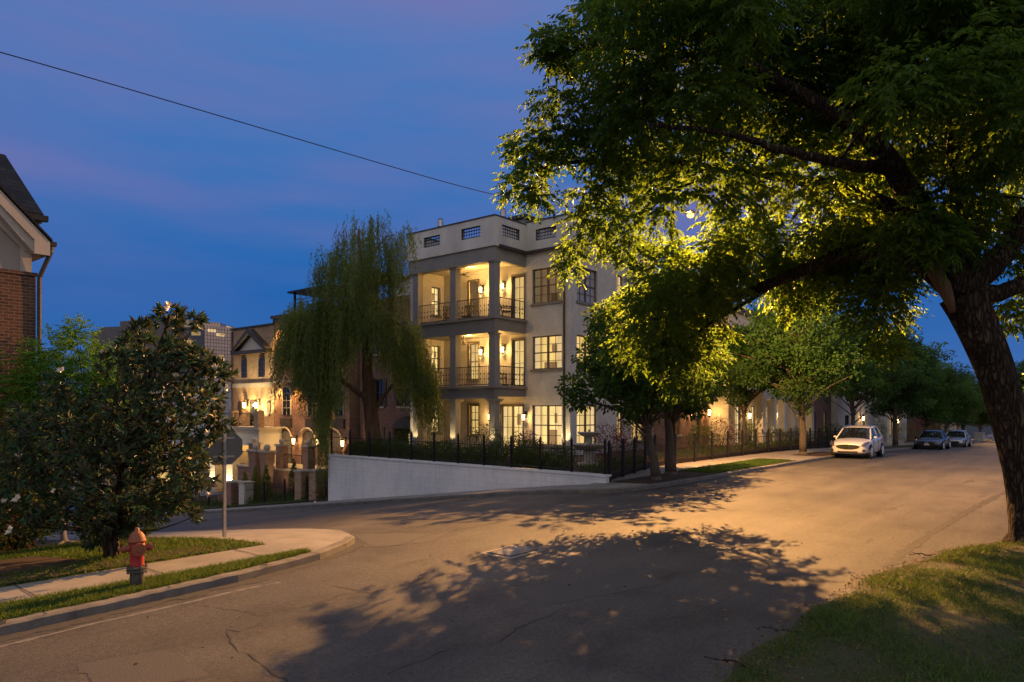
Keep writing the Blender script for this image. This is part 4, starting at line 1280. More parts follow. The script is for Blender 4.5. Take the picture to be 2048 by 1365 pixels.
rowhouse("pinkish brick house with lit lanterns behind the pair of street trees", 18.6, 36.6, 42.2, 9.3, "rustbrick", [(.8, 1.7, 1.0, 2.7, "lit"), (3.6, 4.6, .3, 2.6, "litdim"), (.8, 1.7, 4.4, 6.1, "glass"), (3.6, 4.6, 4.4, 6.1, "glass")], 0, lights=((2.6, 2.3, 40), (5.1, 2.3, 40)))
rowhouse("house with a row of lit pale porch columns behind the iron fence", 17.4, 42.4, 53.5, 9.0, "stucco", [(1, 2.0, .4, 2.8, "lit2"), (3.6, 4.6, .4, 2.8, "lit2"), (6.4, 7.4, .4, 2.8, "lit"), (9, 10, .4, 2.8, "lit"), (1, 2, 4.4, 6.2, "glass"), (4.6, 5.6, 4.4, 6.2, "glass"), (8.6, 9.6, 4.4, 6.2, "litdim")], 6, lights=((2.8, 2.2, 40), (8.2, 2.2, 40)))
rowhouse("dark purple brick house between the porch house and the orange brick strip", 17.0, 53.8, 63.0, 8.6, "redbrick", [(1, 2, .8, 2.6, "glass"), (4, 5, .4, 2.6, "glass"), (7, 8, .8, 2.6, "litdim")], 0)
rowhouse("grey rendered house with a lit doorway behind the white parked car", 16.5, 63.3, 76, 8.2, "whitewall", [(2, 3.4, .8, 2.6, "glass"), (8, 9.2, .3, 2.6, "lit"), (2, 3.4, 4.2, 6, "glass")], 0, trimk="darktrim", lights=((7.2, 2.3, 40),))
rowhouse("tall white modern house with lit upper windows past the white car", 17.0, 84, 94, 11.5, "stucco", [(1, 2.4, .8, 2.8, "lit"), (5, 6.4, .8, 2.8, "litdim"), (1, 2.4, 4.6, 7, "lit"), (5, 6.4, 4.6, 7, "glass")], 0, lights=((4, 2.3, 60),))
rowhouse("low dark house with pale trim near the far end of the street", 17.0, 108, 122, 6.5, "redbrick", [(2, 3.6, .8, 2.6, "litdim"), (7, 8.6, .8, 2.6, "litdim")], 4)

# ------------------------------------------------------------------ foliage tools
def unit(a):
    return a / (np.linalg.norm(a, axis=-1, keepdims=True) + 1e-9)
def rdir(n):
    return unit(rng.normal(size=(n, 3)))

class Leaves:
    def __init__(self): self.V, self.T, self.n = [], [], 0
    def add(self, P, D, L, Wd, N=None, tint=None, curl=.12):
        """one pointed, slightly folded leaf (4 corners) at each P, pointing along D"""
        n = len(P)
        if n == 0: return
        D = unit(np.asarray(D))
        S = unit(np.cross(D, rdir(n) if N is None else N))
        U = np.cross(S, D)
        L = np.broadcast_to(L, (n,))[:, None]; Wd = np.broadcast_to(Wd, (n,))[:, None]
        a = P; m = P + D * L * .42 + U * L * curl
        q_ = np.stack([a, m + S * Wd / 2, P + D * L - U * L * .05, m - S * Wd / 2], 1)
        self.V.append(q_.reshape(-1, 3))
        self.T.append(rng.random(n) if tint is None else np.clip(tint, 0, 1))
        self.n += n
    def compound(self, P, D, rl, pairs, L, Wd, tint):
        """pinnate leaves: leaflets in pairs along a drooping rachis"""
        n = len(P)
        D = unit(D)
        S = unit(np.cross(D, np.array((0, 0, 1.)) + rng.normal(0, .25, (n, 3))))
        for k in range(pairs + 1):
            f_ = (k + .6) / (pairs + .6)
            base = P + D * (rl * f_)[:, None] + np.array((0, 0, -1.)) * (rl * .35 * f_ ** 2)[:, None]
            if k == pairs:
                self.add(base, D + np.array((0, 0, -.7)), L, Wd, tint=tint + rng.normal(0, .06, n))
                break
            for sg in (-1, 1):
                dd = D * .35 + S * sg * .75 + np.array((0, 0, -.55)) + rng.normal(0, .16, (n, 3))
                self.add(base, dd, L * (1 - .25 * abs(f_ - .5)), Wd, tint=tint + rng.normal(0, .08, n))
    def build(self, name, mat, parent):
        V = np.concatenate(self.V)
        Fc = np.arange(len(V)).reshape(-1, 4)
        return np_obj(name, V, Fc, mat, parent, tint=np.clip(np.concatenate(self.T), 0, 1))

def limb(mb, P, r0, r1, n=8, seg=10, wob=.05):
    """smooth tapering limb through control points P"""
    P = np.array(P, float)
    d = np.r_[0, np.cumsum(np.linalg.norm(np.diff(P, axis=0), axis=1))]
    u = np.linspace(0, d[-1], seg)
    Q = np.stack([np.interp(u, d, P[:, k]) for k in range(3)], 1)
    for _ in range(2): Q[1:-1] = (Q[:-2] + 2 * Q[1:-1] + Q[2:]) / 4
    Q[1:-1] += rng.normal(0, wob, (seg - 2, 3)) * r0
    f_ = np.linspace(0, 1, seg)
    mb.tube(Q, r0 + (r1 - r0) * f_ ** .8, n)
    return Q

def clump_leaves(Lv, C, rad, per, L, Wd, droop=.5, jitter=.25, bias=None, sq=.75):
    """leaf sprays filling round clumps: C centres, rad radii"""
    for c, r in zip(C, rad):
        n = max(6, int(per * (r ** 2)))
        u = rdir(n)
        rr = rng.random(n) ** .45
        P = c + u * (rr * r)[:, None] * np.array((1, 1, sq))
        D = u + np.array((0, 0, -droop)) + rng.normal(0, jitter, (n, 3))
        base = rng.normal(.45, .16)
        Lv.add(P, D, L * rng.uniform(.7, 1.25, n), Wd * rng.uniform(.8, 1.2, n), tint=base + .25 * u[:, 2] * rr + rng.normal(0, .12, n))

# ------------------------------------------------------------------ the big leaning shade tree
Tb = on_ground(2066, 1082, .1)
BT = thing("shade_tree", "big leaning shade tree with a thick bare trunk overhanging the street from the lawn", "tree", Tb)
tr = MB()
base = np.array(Tb)
def w(px, py, Y): return pt(px, py, Y)
trunk = [base + (0, 0, -.2), base + (0, 0, .15), w(2056, 1000, 13.25), w(2034, 880, 13.3), w(1998, 760, 13.3), w(1956, 660, 13.3), w(1925, 590, 13.3)]
Q = np.array(trunk)
rad = [.46, .38, .32, .305, .31, .33, .38]
u = np.linspace(0, 6, 26)
Qs = np.stack([np.interp(u, range(7), Q[:, k]) for k in range(3)], 1); rs = np.interp(u, range(7), rad)
for _ in range(2): Qs[1:-1] = (Qs[:-2] + 2 * Qs[1:-1] + Qs[2:]) / 4
o0 = len(tr.v)
tr.tube(Qs, rs, 20)
for i in range(o0, len(tr.v)):  # bark ridges and root flare
    p = np.array(tr.v[i]); k = (i - o0) // 20; c = Qs[min(k, 25)]
    d_ = p - c; a = math.atan2(d_[1], d_[0])
    amp = .05 * math.sin(a * 5 + 1.3 * k * .35) + .035 * math.sin(a * 9 - k * .5) + (.16 * max(0, 1 - k / 4) * (1 + math.sin(a * 4)) if k < 4 else 0)
    tr.v[i] = tuple(c + d_ * (1 + amp))
fork = w(1925, 590, 13.3)
limbs = [
    (fork, [w(1870, 530, 13.4), w(1800, 505, 14.0), w(1690, 505, 15.2), w(1560, 560, 16.6), w(1440, 612, 17.8), w(1300, 640, 18.6)], .27, .05),
    (fork, [w(1880, 520, 13.1), w(1850, 430, 12.7), w(1790, 330, 12.4), w(1680, 230, 12.2), w(1500, 130, 12.4), w(1300, 90, 12.8), w(1150, 100, 13)], .28, .03),
    (fork, [w(1850, 450, 13.4), w(1740, 390, 14.2), w(1560, 350, 14.8), w(1380, 330, 15), w(1180, 320, 14.6), w(1060, 345, 14.4)], .20, .025),
    (fork, [w(1935, 520, 13.2), w(1920, 380, 13.0), w(1900, 200, 12.5), w(1850, 0, 12), w(1820, -200, 12)], .26, .05),
    (fork, [w(1965, 560, 13.4), w(2030, 470, 13.4), w(2100, 380, 13.2), w(2140, 200, 13), w(2200, 0, 13)], .28, .05),
    (fork, [w(1990, 590, 13.3), w(2060, 560, 13.6), w(2180, 560, 13.6), w(2330, 500, 14)], .19, .05),
    (w(2110, 360, 13.2), [w(2060, 300, 12.6), w(2030, 220, 12), w(2010, 60, 11.4)], .16, .04),
    (w(1700, 500, 15.1), [w(1680, 470, 15.4), w(1660, 420, 15.6), w(1600, 380, 16)], .09, .03),
    (w(1560, 560, 16.6), [w(1500, 600, 17), w(1400, 660, 17.4), w(1330, 720, 17.6)], .07, .02),
    (w(1800, 340, 12.4), [w(1700, 330, 11.6), w(1560, 300, 11.2), w(1420, 260, 11.2), w(1300, 250, 11.6)], .13, .025),
]
for st, P_, r0, r1 in limbs: limb(tr, [st] + P_, r0, r1, 10, 26, .10)
# crown: leafy clumps at their own distances, hung from the limbs
blobs = []
def bl(*a): blobs.extend(a)
bl((1110, 95, 13, .35), (1095, 85, 13, .28), (1165, 60, 13, .55), (1235, 35, 13, .75), (1130, 110, 13.2, .35), (1250, 110, 12.8, .7), (1120, 195, 13.6, .42), (1190, 210, 13.6, .5), (1250, 200, 13.4, .6),
   (1110, 265, 14, .45), (1055, 288, 14.3, .35), (1060, 330, 14.4, .33), (1045, 372, 14.4, .36), (1075, 395, 14.5, .28), (1120, 315, 14.4, .42), (1170, 270, 14.2, .5), (1230, 290, 14, .65),
   (1240, 350, 14.6, .55), (1180, 385, 15, .42), (1230, 420, 15, .6), (1170, 440, 15.4, .4), (1150, 500, 15.8, .26), (1140, 535, 15.8, .2), (1215, 480, 15.6, .42), (1262, 500, 16.2, .4))
for px in range(1300, 2120, 82):
    for py in range(-230, 520, 84):
        pass
        if 1830 < px < 2010 and 330 < py: continue
        Y = rng.uniform(10.2, 14.5) if py < 250 else rng.uniform(12.2, 17.2)
        if 1320 < px < 1800 and py > 395: Y = rng.uniform(16, 18.5)
        bl((px + rng.uniform(-32, 32), py + rng.uniform(-32, 32), Y, rng.uniform(.52, .92) * (.7 if 1320 < px < 1800 and py > 395 else 1)))
        if -160 < py < 330: bl((px + rng.uniform(-50, 50), py + rng.uniform(-50, 50), rng.uniform(14.0, 17.5), rng.uniform(.5, .8)))
for px, lo in ((1310, 640), (1345, 740), (1390, 690), (1440, 610), (1490, 600), (1545, 610), (1590, 640), (1650, 600), (1700, 545), (1745, 640), (1770, 660), (1800, 590), (1850, 560)):
    py = 520 if px < 1700 else 430
    while py < lo - 20:
        bl((px + rng.uniform(-25, 25), py + rng.uniform(-12, 12), rng.uniform(16.2, 19.6) if px < 1660 else rng.uniform(14.5, 17.5), rng.uniform(.42, .66)))
        py += 46
for px in range(1284, 1440, 44):
    for py in range(575, 715, 44):
        bl((px + rng.uniform(-14, 14), py + rng.uniform(-12, 12) + (1470 - px) * -.0, rng.uniform(17.6, 18.9), rng.uniform(.36, .50)))
for _ in range(34): bl((rng.uniform(1430, 1840), rng.uniform(330, 540), rng.uniform(16, 19), rng.uniform(.32, .46)))
bl((1340, 740, 18, .28), (1352, 770, 18, .18), (1780, 685, 16, .28), (1760, 700, 16.2, .2), (1880, 470, 15, .4), (1930, 430, 15, .45), (1990, 440, 15, .4), (2030, 520, 14.6, .35), (2040, 600, 14.6, .4), (2020, 640, 14.8, .3), (2060, 470, 14.6, .5),
   (1900, 390, 12.5, .45), (1850, 430, 12.2, .45), (1960, 470, 12.3, .35), (1890, 480, 12.2, .3), (1810, 480, 12.6, .5), (1960, 330, 12, .5), (2000, 300, 11.5, .6), (1960, 400, 14.4, .4))
# the rest of the crown, over the lawn and behind: outside the picture
for _ in range(90):
    p = np.array((Tb[0], Tb[1], 0)) + np.array((rng.uniform(-3.5, 6), rng.uniform(-7, 1), rng.uniform(6.5, 12.5)))
    dd = (p - (0, 0, CAMH))
    Yc = dd[0] * UY + dd[1] * UX; Xc = dd[0] * UX - dd[1] * UY
    pxx, pyy = CX + F * Xc / max(Yc, 1), HY - F * dd[2] / max(Yc, 1)
    if Yc > 3 and pxx < 2070 and pyy > -200: continue
    blobs.append((pxx, pyy, Yc, rng.uniform(.8, 1.2)))
LH_ = pt(1381, 430, 26.8)
Lv = Leaves()
nodes = []
for st_, P_, _, _ in limbs:
    Pa = np.array([st_] + P_)
    for i in range(len(Pa) - 1):
        for f_ in np.linspace(0, 1, 7)[:-1]: nodes.append(Pa[i] * (1 - f_) + Pa[i + 1] * f_)
nodes = np.array(nodes[3:])
todo = []
for px, py, Y, r in blobs:
    if abs(px - 1381) < 9 + F * r * .55 / Y and abs(py - 430) < 9 + F * r * .45 / Y: continue
    c = pt(px, py, Y)
    todo.append((np.linalg.norm(nodes - c, axis=1).min(), px, py, Y, r))
todo.sort()
for _, px, py, Y, r in todo:
    c = pt(px, py, Y)
    d2 = np.linalg.norm(nodes - c, axis=1)
    j = int(np.argmin(d2))
    a = nodes[j]
    mid = (a + c) / 2 + np.array((0, 0, .12)) + rng.normal(0, .10, 3)
    limb(tr, [a, mid, c], min(.05, .014 + .014 * d2[j]), .007, 5, 7, .2)
    nodes = np.vstack([nodes, c[None], mid[None]])
    n = int(205 * r ** 1.7 + 18)
    if -40 < px < 2100 and -60 < py: pass
    else: n = int(n * .5)
    u_ = rdir(n)
    rr = rng.random(n) ** .5
    P = c + u_ * (rr * r * 1.12)[:, None] * np.array((1, 1, .72))
    D = u_ * np.array((1, 1, .5)) + np.array((0, 0, -.15)) + rng.normal(0, .2, (n, 3))
    # a thin spot in the leaves where the street lamp glints through
    ax_ = unit(LH_ - np.array((0, 0, CAMH))); v_ = P - np.array((0, 0, CAMH)); off_ = np.linalg.norm(v_ - (v_ @ ax_)[:, None] * ax_, axis=1)
    k_ = off_ > .34
    P, D, u_, rr = P[k_], D[k_], u_[k_], rr[k_]; n = len(P)
    if n == 0: continue
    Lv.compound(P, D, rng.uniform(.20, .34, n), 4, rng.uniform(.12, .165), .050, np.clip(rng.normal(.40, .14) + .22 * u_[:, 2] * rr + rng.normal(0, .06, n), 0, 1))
tk = tr.build("trunk", M["bark"], BT, smooth=True)
st = MB()
sp = [w(1906, 625, 13.0), w(1898, 600, 12.97), w(1886, 572, 12.95), w(1874, 552, 12.93), w(1866, 538, 12.95), w(1862, 528, 12.97)]
st.tube(sp, [.05, .09, .13, .12, .13, .10], 12); st.build("branch_stub", M["cutwood"], tk, smooth=True)
Lv.build("crown", M["bigleaf"], BT)
print("big tree leaflets", Lv.n)

# ------------------------------------------------------------------ round-crowned street trees
def street_tree(loc, label, h=6.5, cr=2.6, clear=2.2, seed=0, tr_r=.17, lean=(0, 0), mat="maple", leaf=.15, per=200, cz=.62, group="street trees along the main street pavement", flat=1.0, low=None):
    global rng
    keep = rng
    rng = np.random.default_rng(100 + seed)
    T = thing("street_tree", label, "tree", loc, group)
    L0 = np.array(loc, float)
    b = MB()
    top = L0 + np.array((lean[0], lean[1], h * .72))
    path = [L0 + (0, 0, -.15), L0 + (0, 0, .12), L0 + (lean[0] * .2, lean[1] * .2, clear * .6), L0 + (lean[0] * .5, lean[1] * .5, clear * 1.15), top]
    limb(b, path[:2], tr_r * 1.55, tr_r * 1.12, 10, 4, .02)
    Qt = limb(b, path[1:], tr_r * 1.1, tr_r * .25, 10, 14, .06)
    cen = L0 + np.array((lean[0], lean[1], clear + (h - clear) * .5))
    C, rd = [], []
    nb = int(130 * flat)
    for k in range(nb):
        u_ = rdir(1)[0]
        f_ = rng.random() ** .4
        az = math.atan2(u_[1], u_[0])
        taper = (1 - .34 * max(0, u_[2])) * (.86 + .20 * math.sin(3 * az + seed + 2.2 * u_[2]) + .12 * math.sin(5 * az - 2 * seed + 4 * u_[2]))
        if k > nb * .8: f_ = rng.uniform(1.0, 1.08 if seed < 3 else 1.22)
        c = cen + u_ * np.array((cr * taper, cr * taper, (h - clear) * .5)) * f_ * .88
        if low is None and c[2] < L0[2] + clear - .3: continue
        C.append(c); rd.append((rng.uniform(.30, .66) if k <= nb * .8 else rng.uniform(.16, .32)) * cr / 2.6)
        j = int(np.clip((c[2] - L0[2] - clear * .5) / (h * .72) * 13, 3, 12))
        a = Qt[min(j, len(Qt) - 1)]
        limb(b, [a, a * .45 + c * .55 + (0, 0, .15), c], .035 + tr_r * .12, .008, 5, 6, .3)
    b.build("trunk", M["barkpale"], T, smooth=True)
    Lf = Leaves(); clump_leaves(Lf, C, rd, per * (2.6 / cr) ** 2 * 4.2, leaf, leaf * .62, .55)
    Lf.build("crown", M[mat], T)
    rng = keep
    return T
g1_ = on_ground(1312, 960, .13, z=0.0); g2_ = on_ground(1342, 950, .14, z=0.0)
street_tree(g1_, "street tree with a straight pale trunk, nearest the corner of the painted wall", 6.4, 2.8, 1.8, 1, .16, (-.6, .5), low=1)
tA = street_tree(g2_, "street tree with a flared dark trunk just behind the pale trunked one", 6.8, 3.0, 1.9, 2, .20, (.7, .6))
g3_ = on_ground(1606, 908, .14, z=0.0)
street_tree(g3_, "tall street tree with a slim trunk just before the white parked car", 9.4, 4.2, 2.5, 3, .19, (.1, .2), per=190, leaf=.17)
g4 = np.array((62, 12.0, float(G(62, 10)) + .15))
tB = street_tree(g4, "street tree standing directly behind the white parked car", 9.8, 4.3, 2.4, 4, .2, leaf=.20, per=190)
g5 = np.array((51, 12.4, float(G(51, 10)) + .15))
street_tree(g5, "slender street tree between the white car and the slim trunked tree", 9.2, 3.5, 2.6, 5, .16, leaf=.18, per=190)
street_tree(np.array((40.5, 15.7, .3)), "small garden tree inside the street fence in front of the pale porch columns", 7.2, 3.0, 2.6, 6, .13, leaf=.17, per=190)
for s, lab, k in ((76, "full green street tree beside the black parked sedan", 1.0), (88, "bushy street tree above the silver parked sedan", .95), (101, "street tree with a low dense crown past the silver sedan", 1.0), (118, "street tree beyond the pale utility cabinets", .9), (138, "small far street tree at the end of the pavement", 1.0)):
    c = copy_tree(tB, (s, 12.2, float(G(s, 10)) + .15), s * 1.7, lab)
    c.scale = (k * 1.05, k * 1.05, k * .88)
for s, t, lab, k in ((150, 4, "far tree closing the view down the street, broad and low", 1.3), (165, 10, "far tree rising behind the last street trees", 1.5), (172, -3, "far tree seen beside the shade tree's trunk", 1.4)):
    c = copy_tree(tB, (s, t, float(G(s, 5)) - .1), s, lab); c.scale = (k * 1.3, k * 1.3, k); c["group"] = "trees closing the end of the street"

# ------------------------------------------------------------------ willow
WL = pt(752, 905, 33.0); WL[2] = .3
WT = thing("willow_tree", "tall weeping willow with trailing branches in front of the brick houses", "tree", WL)
b = MB()
def ww(px, py, dY=0): return pt(px, py, 33.0 + dY)
b0 = WL + (0, 0, -.1)
Qw = limb(b, [b0, ww(748, 860), ww(738, 800), ww(733, 750), ww(735, 690), ww(728, 620), ww(722, 540), ww(718, 460)], .42, .06, 12, 22, .1)
wl = [([ww(738, 800), ww(715, 785, -.4), ww(690, 770, -.8), ww(640, 690, -1.2), ww(600, 640, -1.4)], .15), ([ww(748, 830), ww(765, 790, .3), ww(790, 770, .4), ww(800, 700, .4), ww(820, 660, .2)], .12),
      ([ww(733, 700), ww(720, 630, .6), ww(690, 600, 1), ww(640, 600, 1.3), ww(590, 625, 1.4)], .14), ([ww(735, 680), ww(765, 640, -.6), ww(790, 640, -1), ww(830, 680, -1.2)], .12),
      ([ww(728, 600), ww(700, 540, .3), ww(670, 500, .5), ww(655, 510, .6)], .09), ([ww(722, 560), ww(750, 500, -.3), ww(775, 470, -.5), ww(790, 470, -.6)], .08), ([ww(735, 720), ww(745, 660, 1.2), ww(760, 620, 2)], .1), ([ww(735, 720), ww(715, 650, -1.2), ww(700, 620, -2.2)], .1)]
for P_, r in wl: limb(b, P_, r, .02, 7, 14, .15)
b.build("trunk", M["barkred"], WT, smooth=True)
# trailing strands hang in bunches, with gaps between the bunches
Lw = Leaves()
zones = [(740, 430, 560, 22, 7), (715, 450, 610, 28, 9), (690, 485, 660, 30, 9), (765, 470, 620, 26, 9), (655, 505, 600, 16, 6), (797, 462, 560, 12, 5), (805, 450, 500, 8, 2), (730, 520, 680, 40, 14),
         (572, 640, 745, 7, 5), (590, 618, 730, 14, 9), (610, 600, 790, 18, 11), (640, 600, 830, 22, 16), (670, 590, 830, 24, 15), (700, 590, 730, 24, 9), (735, 585, 690, 26, 8), (770, 600, 740, 22, 12), (800, 640, 790, 22, 15), (830, 680, 850, 20, 12), (858, 720, 860, 10, 6),
         (645, 780, 900, 6, 3), (655, 760, 955, 9, 5), (604, 690, 800, 24, 8), (562, 690, 780, 4, 2)]
for px, y0, y1, spd, n in zones:
    for _ in range(n):
        hx = px + rng.normal(0, spd * .75); hy = y0 + abs(rng.normal(0, (y1 - y0) * .16)); he = y1 - abs(rng.normal(0, (y1 - y0) * .20))
        dY = rng.uniform(-2.8, 2.6) * (1 - min(.8, abs(hx - 715) / 190)); tone = rng.normal(.45, .17)
        if he < hy + 25: he = hy + 35
        for _k in range(int(rng.uniform(9, 15))):
            x = hx + rng.normal(0, 8); ys = hy + rng.normal(0, 8); ye = he + rng.normal(0, 16)
            if ye < ys + 18: ye = ys + 22
            p0, p1 = pt(x, ys, 33 + dY + rng.normal(0, .15)), pt(x + rng.normal(0, 5) + (x - 715) * .05, ye, 33 + dY + rng.normal(0, .15))
            L_ = np.linalg.norm(p1 - p0)
            m_ = max(5, int(L_ / .06))
            f_ = np.linspace(0, 1, m_)
            bow = unit((p0 - WL) * np.array((1, 1, 0)))[None, :] * (.14 * np.sin(f_ * 2.2))[:, None]
            P = p0 + (p1 - p0) * f_[:, None] + bow + rng.normal(0, .02, (m_, 3))
            D = np.array((0, 0, -1.)) + rng.normal(0, .5, (m_, 3))
            Lw.add(P, D, rng.uniform(.15, .25, m_), .034, tint=tone + rng.normal(0, .12, m_))
Lw.build("crown", M["willowleaf"], WT)
print("willow", Lw.n)

# ------------------------------------------------------------------ magnolia with white flowers
mg = on_ground(222, 1118, .12)
MT = thing("magnolia_tree", "dark glossy magnolia with white flowers on the corner lawn", "tree", mg)
Ym = (mg[0] * UY + mg[1] * UX)
b = MB()
def mw(px, py, d=0): return pt(px, py, Ym + d)
limb(b, [mg + (0, 0, -.1), mw(222, 1060), mw(235, 980), mw(255, 880), mw(290, 780), mw(320, 690), mw(340, 630)], .13, .02, 10, 18, .1)
Lm = Leaves()
mb_ = []
prof = [(385, 642, .15), (288, 658, .2), (270, 675, .2), (345, 625, .22), (325, 640, .25), (365, 650, .22), (300, 690, .35), (345, 700, .35), (260, 700, .25), (245, 740, .35), (300, 760, .5), (360, 750, .42), (400, 735, .3), (430, 745, .28), (455, 752, .15),
        (200, 800, .5), (260, 820, .55), (330, 830, .55), (400, 810, .42), (440, 850, .26), (425, 870, .25), (120, 800, .35), (60, 850, .45), (130, 860, .55), (200, 880, .55), (280, 890, .6), (350, 890, .5), (405, 900, .36),
        (20, 930, .5), (90, 930, .6), (170, 950, .6), (240, 960, .55), (310, 960, .5), (370, 950, .45), (410, 960, .25), (30, 1000, .5), (100, 1010, .45), (170, 1020, .42), (240, 1030, .4), (300, 1020, .36), (350, 1010, .3), (385, 1045, .12), (-40, 950, .6), (-60, 1020, .5), (240, 1085, .16), (200, 1075, .2), (265, 1060, .2)]
for px, py, r in prof:
    for dd in ((0,) if r < .3 else (-.5, .45)):
        mb_.append((mw(px + rng.normal(0, 8), py + rng.normal(0, 8), dd + rng.normal(0, .3)), r * rng.uniform(.62, .98)))
for c, r in mb_:
    a = mg + (0, 0, max(.3, min(c[2] - mg[2] - .2, 2.6) * .75)); a = a + (mw(300, 780) - mg) * np.array((1, 1, 0)) * ((a[2] - mg[2]) / 3.4)
    limb(b, [a, (a + c) / 2 + (0, 0, -.1), c], .022, .006, 5, 7, .5)
    ns = int(100 * r ** 1.6 + 6)
    u_ = rdir(ns)
    P0 = c + u_ * (rng.random(ns) ** .4 * r)[:, None]
    for k in range(7):  # whorls
        D = u_ * .8 + np.array((0, 0, .2)) + rng.normal(0, .75, (ns, 3))
        Lm.add(P0, D, rng.uniform(.12, .19, ns), .056, tint=rng.normal(.4, .2, ns))
b.build("trunk", M["bark"], MT, smooth=True)
Lm.build("crown", M["magleaf"], MT)
print("magnolia", Lm.n)
for k, (px, py, dd, sc_) in enumerate(((338, 612, -.25, .10), (123, 743, -.6, .075), (205, 708, -.3, .08), (352, 752, -.6, .07), (430, 735, -.4, .08), (455, 778, -.2, .08), (358, 862, -.6, .07), (35, 913, -.8, .07), (35, 1000, -.8, .085), (8, 1003, -.9, .06), (22, 1062, -.8, .085), (335, 840, -.7, .07), (415, 868, -.4, .07), (413, 967, -.3, .07), (108, 982, -.9, .05), (418, 990, -.3, .06))):
    c = mw(px, py, dd - .2)
    f = Leaves()
    n = 9
    an = np.arange(n) * 2.4
    up = unit(np.array((-.5, -.4, .6)) + rng.normal(0, .25, 3))
    e1 = unit(np.cross(up, (1, 0, 0.2))); e2 = np.cross(up, e1)
    D = np.cos(an)[:, None] * e1 + np.sin(an)[:, None] * e2 + up * np.linspace(.3, 1.4, n)[:, None]
    f.add(np.repeat(c[None], n, 0), D, sc_ * rng.uniform(.8, 1.2, n), sc_ * .75, N=np.cross(D, up) + 1e-3, tint=np.full(n, .5))
    f.build("flower", M["petal"], MT)

# small pale-trunked tree behind it and the bright green one against the brick house
pl = on_ground(128, 1088, .12)
ST = thing("small_tree", "small pale trunked tree beside the magnolia in the mulch bed", "tree", pl)
b = MB()
limb(b, [pl + (0, 0, -.1), pl + (.02, .02, .35), pl + (-.05, .1, .8), pl + (-.1, .3, 1.6)], .085, .04, 9, 10, .2)
for k in range(5):
    w_ = k * 1.3; limb(b, [pl + (0, 0, .05), pl + (.18 * math.cos(w_), .18 * math.sin(w_), .03), pl + (.4 * math.cos(w_), .4 * math.sin(w_), -.03)], .045, .012, 6, 6, .2)
for k in range(6): limb(b, [pl + (-.05, .1, .9), pl + (rng.uniform(-.5, .5), rng.uniform(0, .6), 1.5), pl + (rng.uniform(-1, 1), rng.uniform(0, 1.2), 2.0)], .03, .008, 5, 6, .2)
b.build("trunk", M["stone"], ST, smooth=True)
Lf = Leaves(); clump_leaves(Lf, [pl + np.array((rng.uniform(-1, 1), rng.uniform(.1, 1.3), rng.uniform(1.4, 2.3))) for _ in range(12)], [.45] * 12, 420, .13, .055, .2)
Lf.build("crown", M["magleaf"], ST)

gt_ = np.array((6.6, 17.6, float(G(6.6, 17.6)) + .1))
GT = thing("bushy_tree", "bright green feathery tree against the corner of the brown brick house", "tree", gt_)
Yg = gt_[0] * UY + gt_[1] * UX
b = MB(); limb(b, [gt_, gt_ + (0, 0, 1), gt_ + (-.1, .1, 2.4), gt_ + (0, 0, 3.6)], .11, .03, 8, 10, .2)
Lf = Leaves()
for px, py, r in ((160, 690, .4), (150, 660, .22), (70, 720, .4), (110, 700, .4), (140, 770, .6), (200, 760, .5), (90, 770, .6), (180, 820, .6), (120, 740, .6), (190, 740, .55), (235, 730, .45), (60, 760, .6), (20, 770, .6), (90, 810, .6), (160, 800, .6), (220, 790, .6), (30, 850, .7), (-30, 800, .7), (255, 790, .4), (130, 870, .7), (60, 910, .6), (-20, 890, .7), (200, 860, .6)):
    c = pt(px, py, Yg + rng.uniform(-.4, .5))
    limb(b, [gt_ + (0, 0, 1.2), c * .5 + (gt_ + (0, 0, 2)) * .5, c], .03, .006, 5, 6, .4)
    n = int(330 * r ** 1.6 + 30); u_ = rdir(n)
    Lf.compound(c + u_ * (rng.random(n) ** .45 * r)[:, None], u_ + (0, 0, .25), rng.uniform(.2, .32, n), 4, .085, .028, rng.normal(.42, .18, n))
b.build("trunk", M["bark"], GT, smooth=True); Lf.build("crown", M["brightleaf"], GT)

def shrub(loc, size, label, mat="hedge", leaf=.06, n=1500, group=None, name="shrub", cat="shrub", stem=True, shape=None):
    T = thing(name, label, cat, loc, group)
    L0 = np.array(loc, float); sx, sy, sz = size
    Lf = Leaves()
    u_ = rdir(n); rr = rng.random(n) ** .28
    lump = 1 + .16 * np.sin(u_[:, 0] * 5 + L0[0]) * np.cos(u_[:, 1] * 6 + L0[1]) + .10 * np.sin(u_[:, 2] * 9)
    P = u_ * (rr * lump)[:, None]
    if shape == "cone": P[:, :2] *= (1.05 - .75 * (P[:, 2:3] * .5 + .5))
    P = L0 + P * np.array((sx, sy, sz)) + (0, 0, sz * .95)
    Lf.add(P, u_ + (0, 0, .3) + rng.normal(0, .5, (n, 3)), leaf * rng.uniform(.7, 1.3, n), leaf * .55, tint=.45 + .2 * u_[:, 2] + rng.normal(0, .14, n))
    if stem:
        b = MB()
        for k in range(4):
            e = L0 + np.array((rng.uniform(-.5, .5) * sx, rng.uniform(-.5, .5) * sy, sz * 1.3)); limb(b, [L0 + (0, 0, -.05), (L0 + e) / 2 + rng.normal(0, .03, 3), e], .02, .006, 5, 6, .2)
        b.build("stem", M["bark"], T)
    Lf.build("foliage", M[mat], T)
    return T
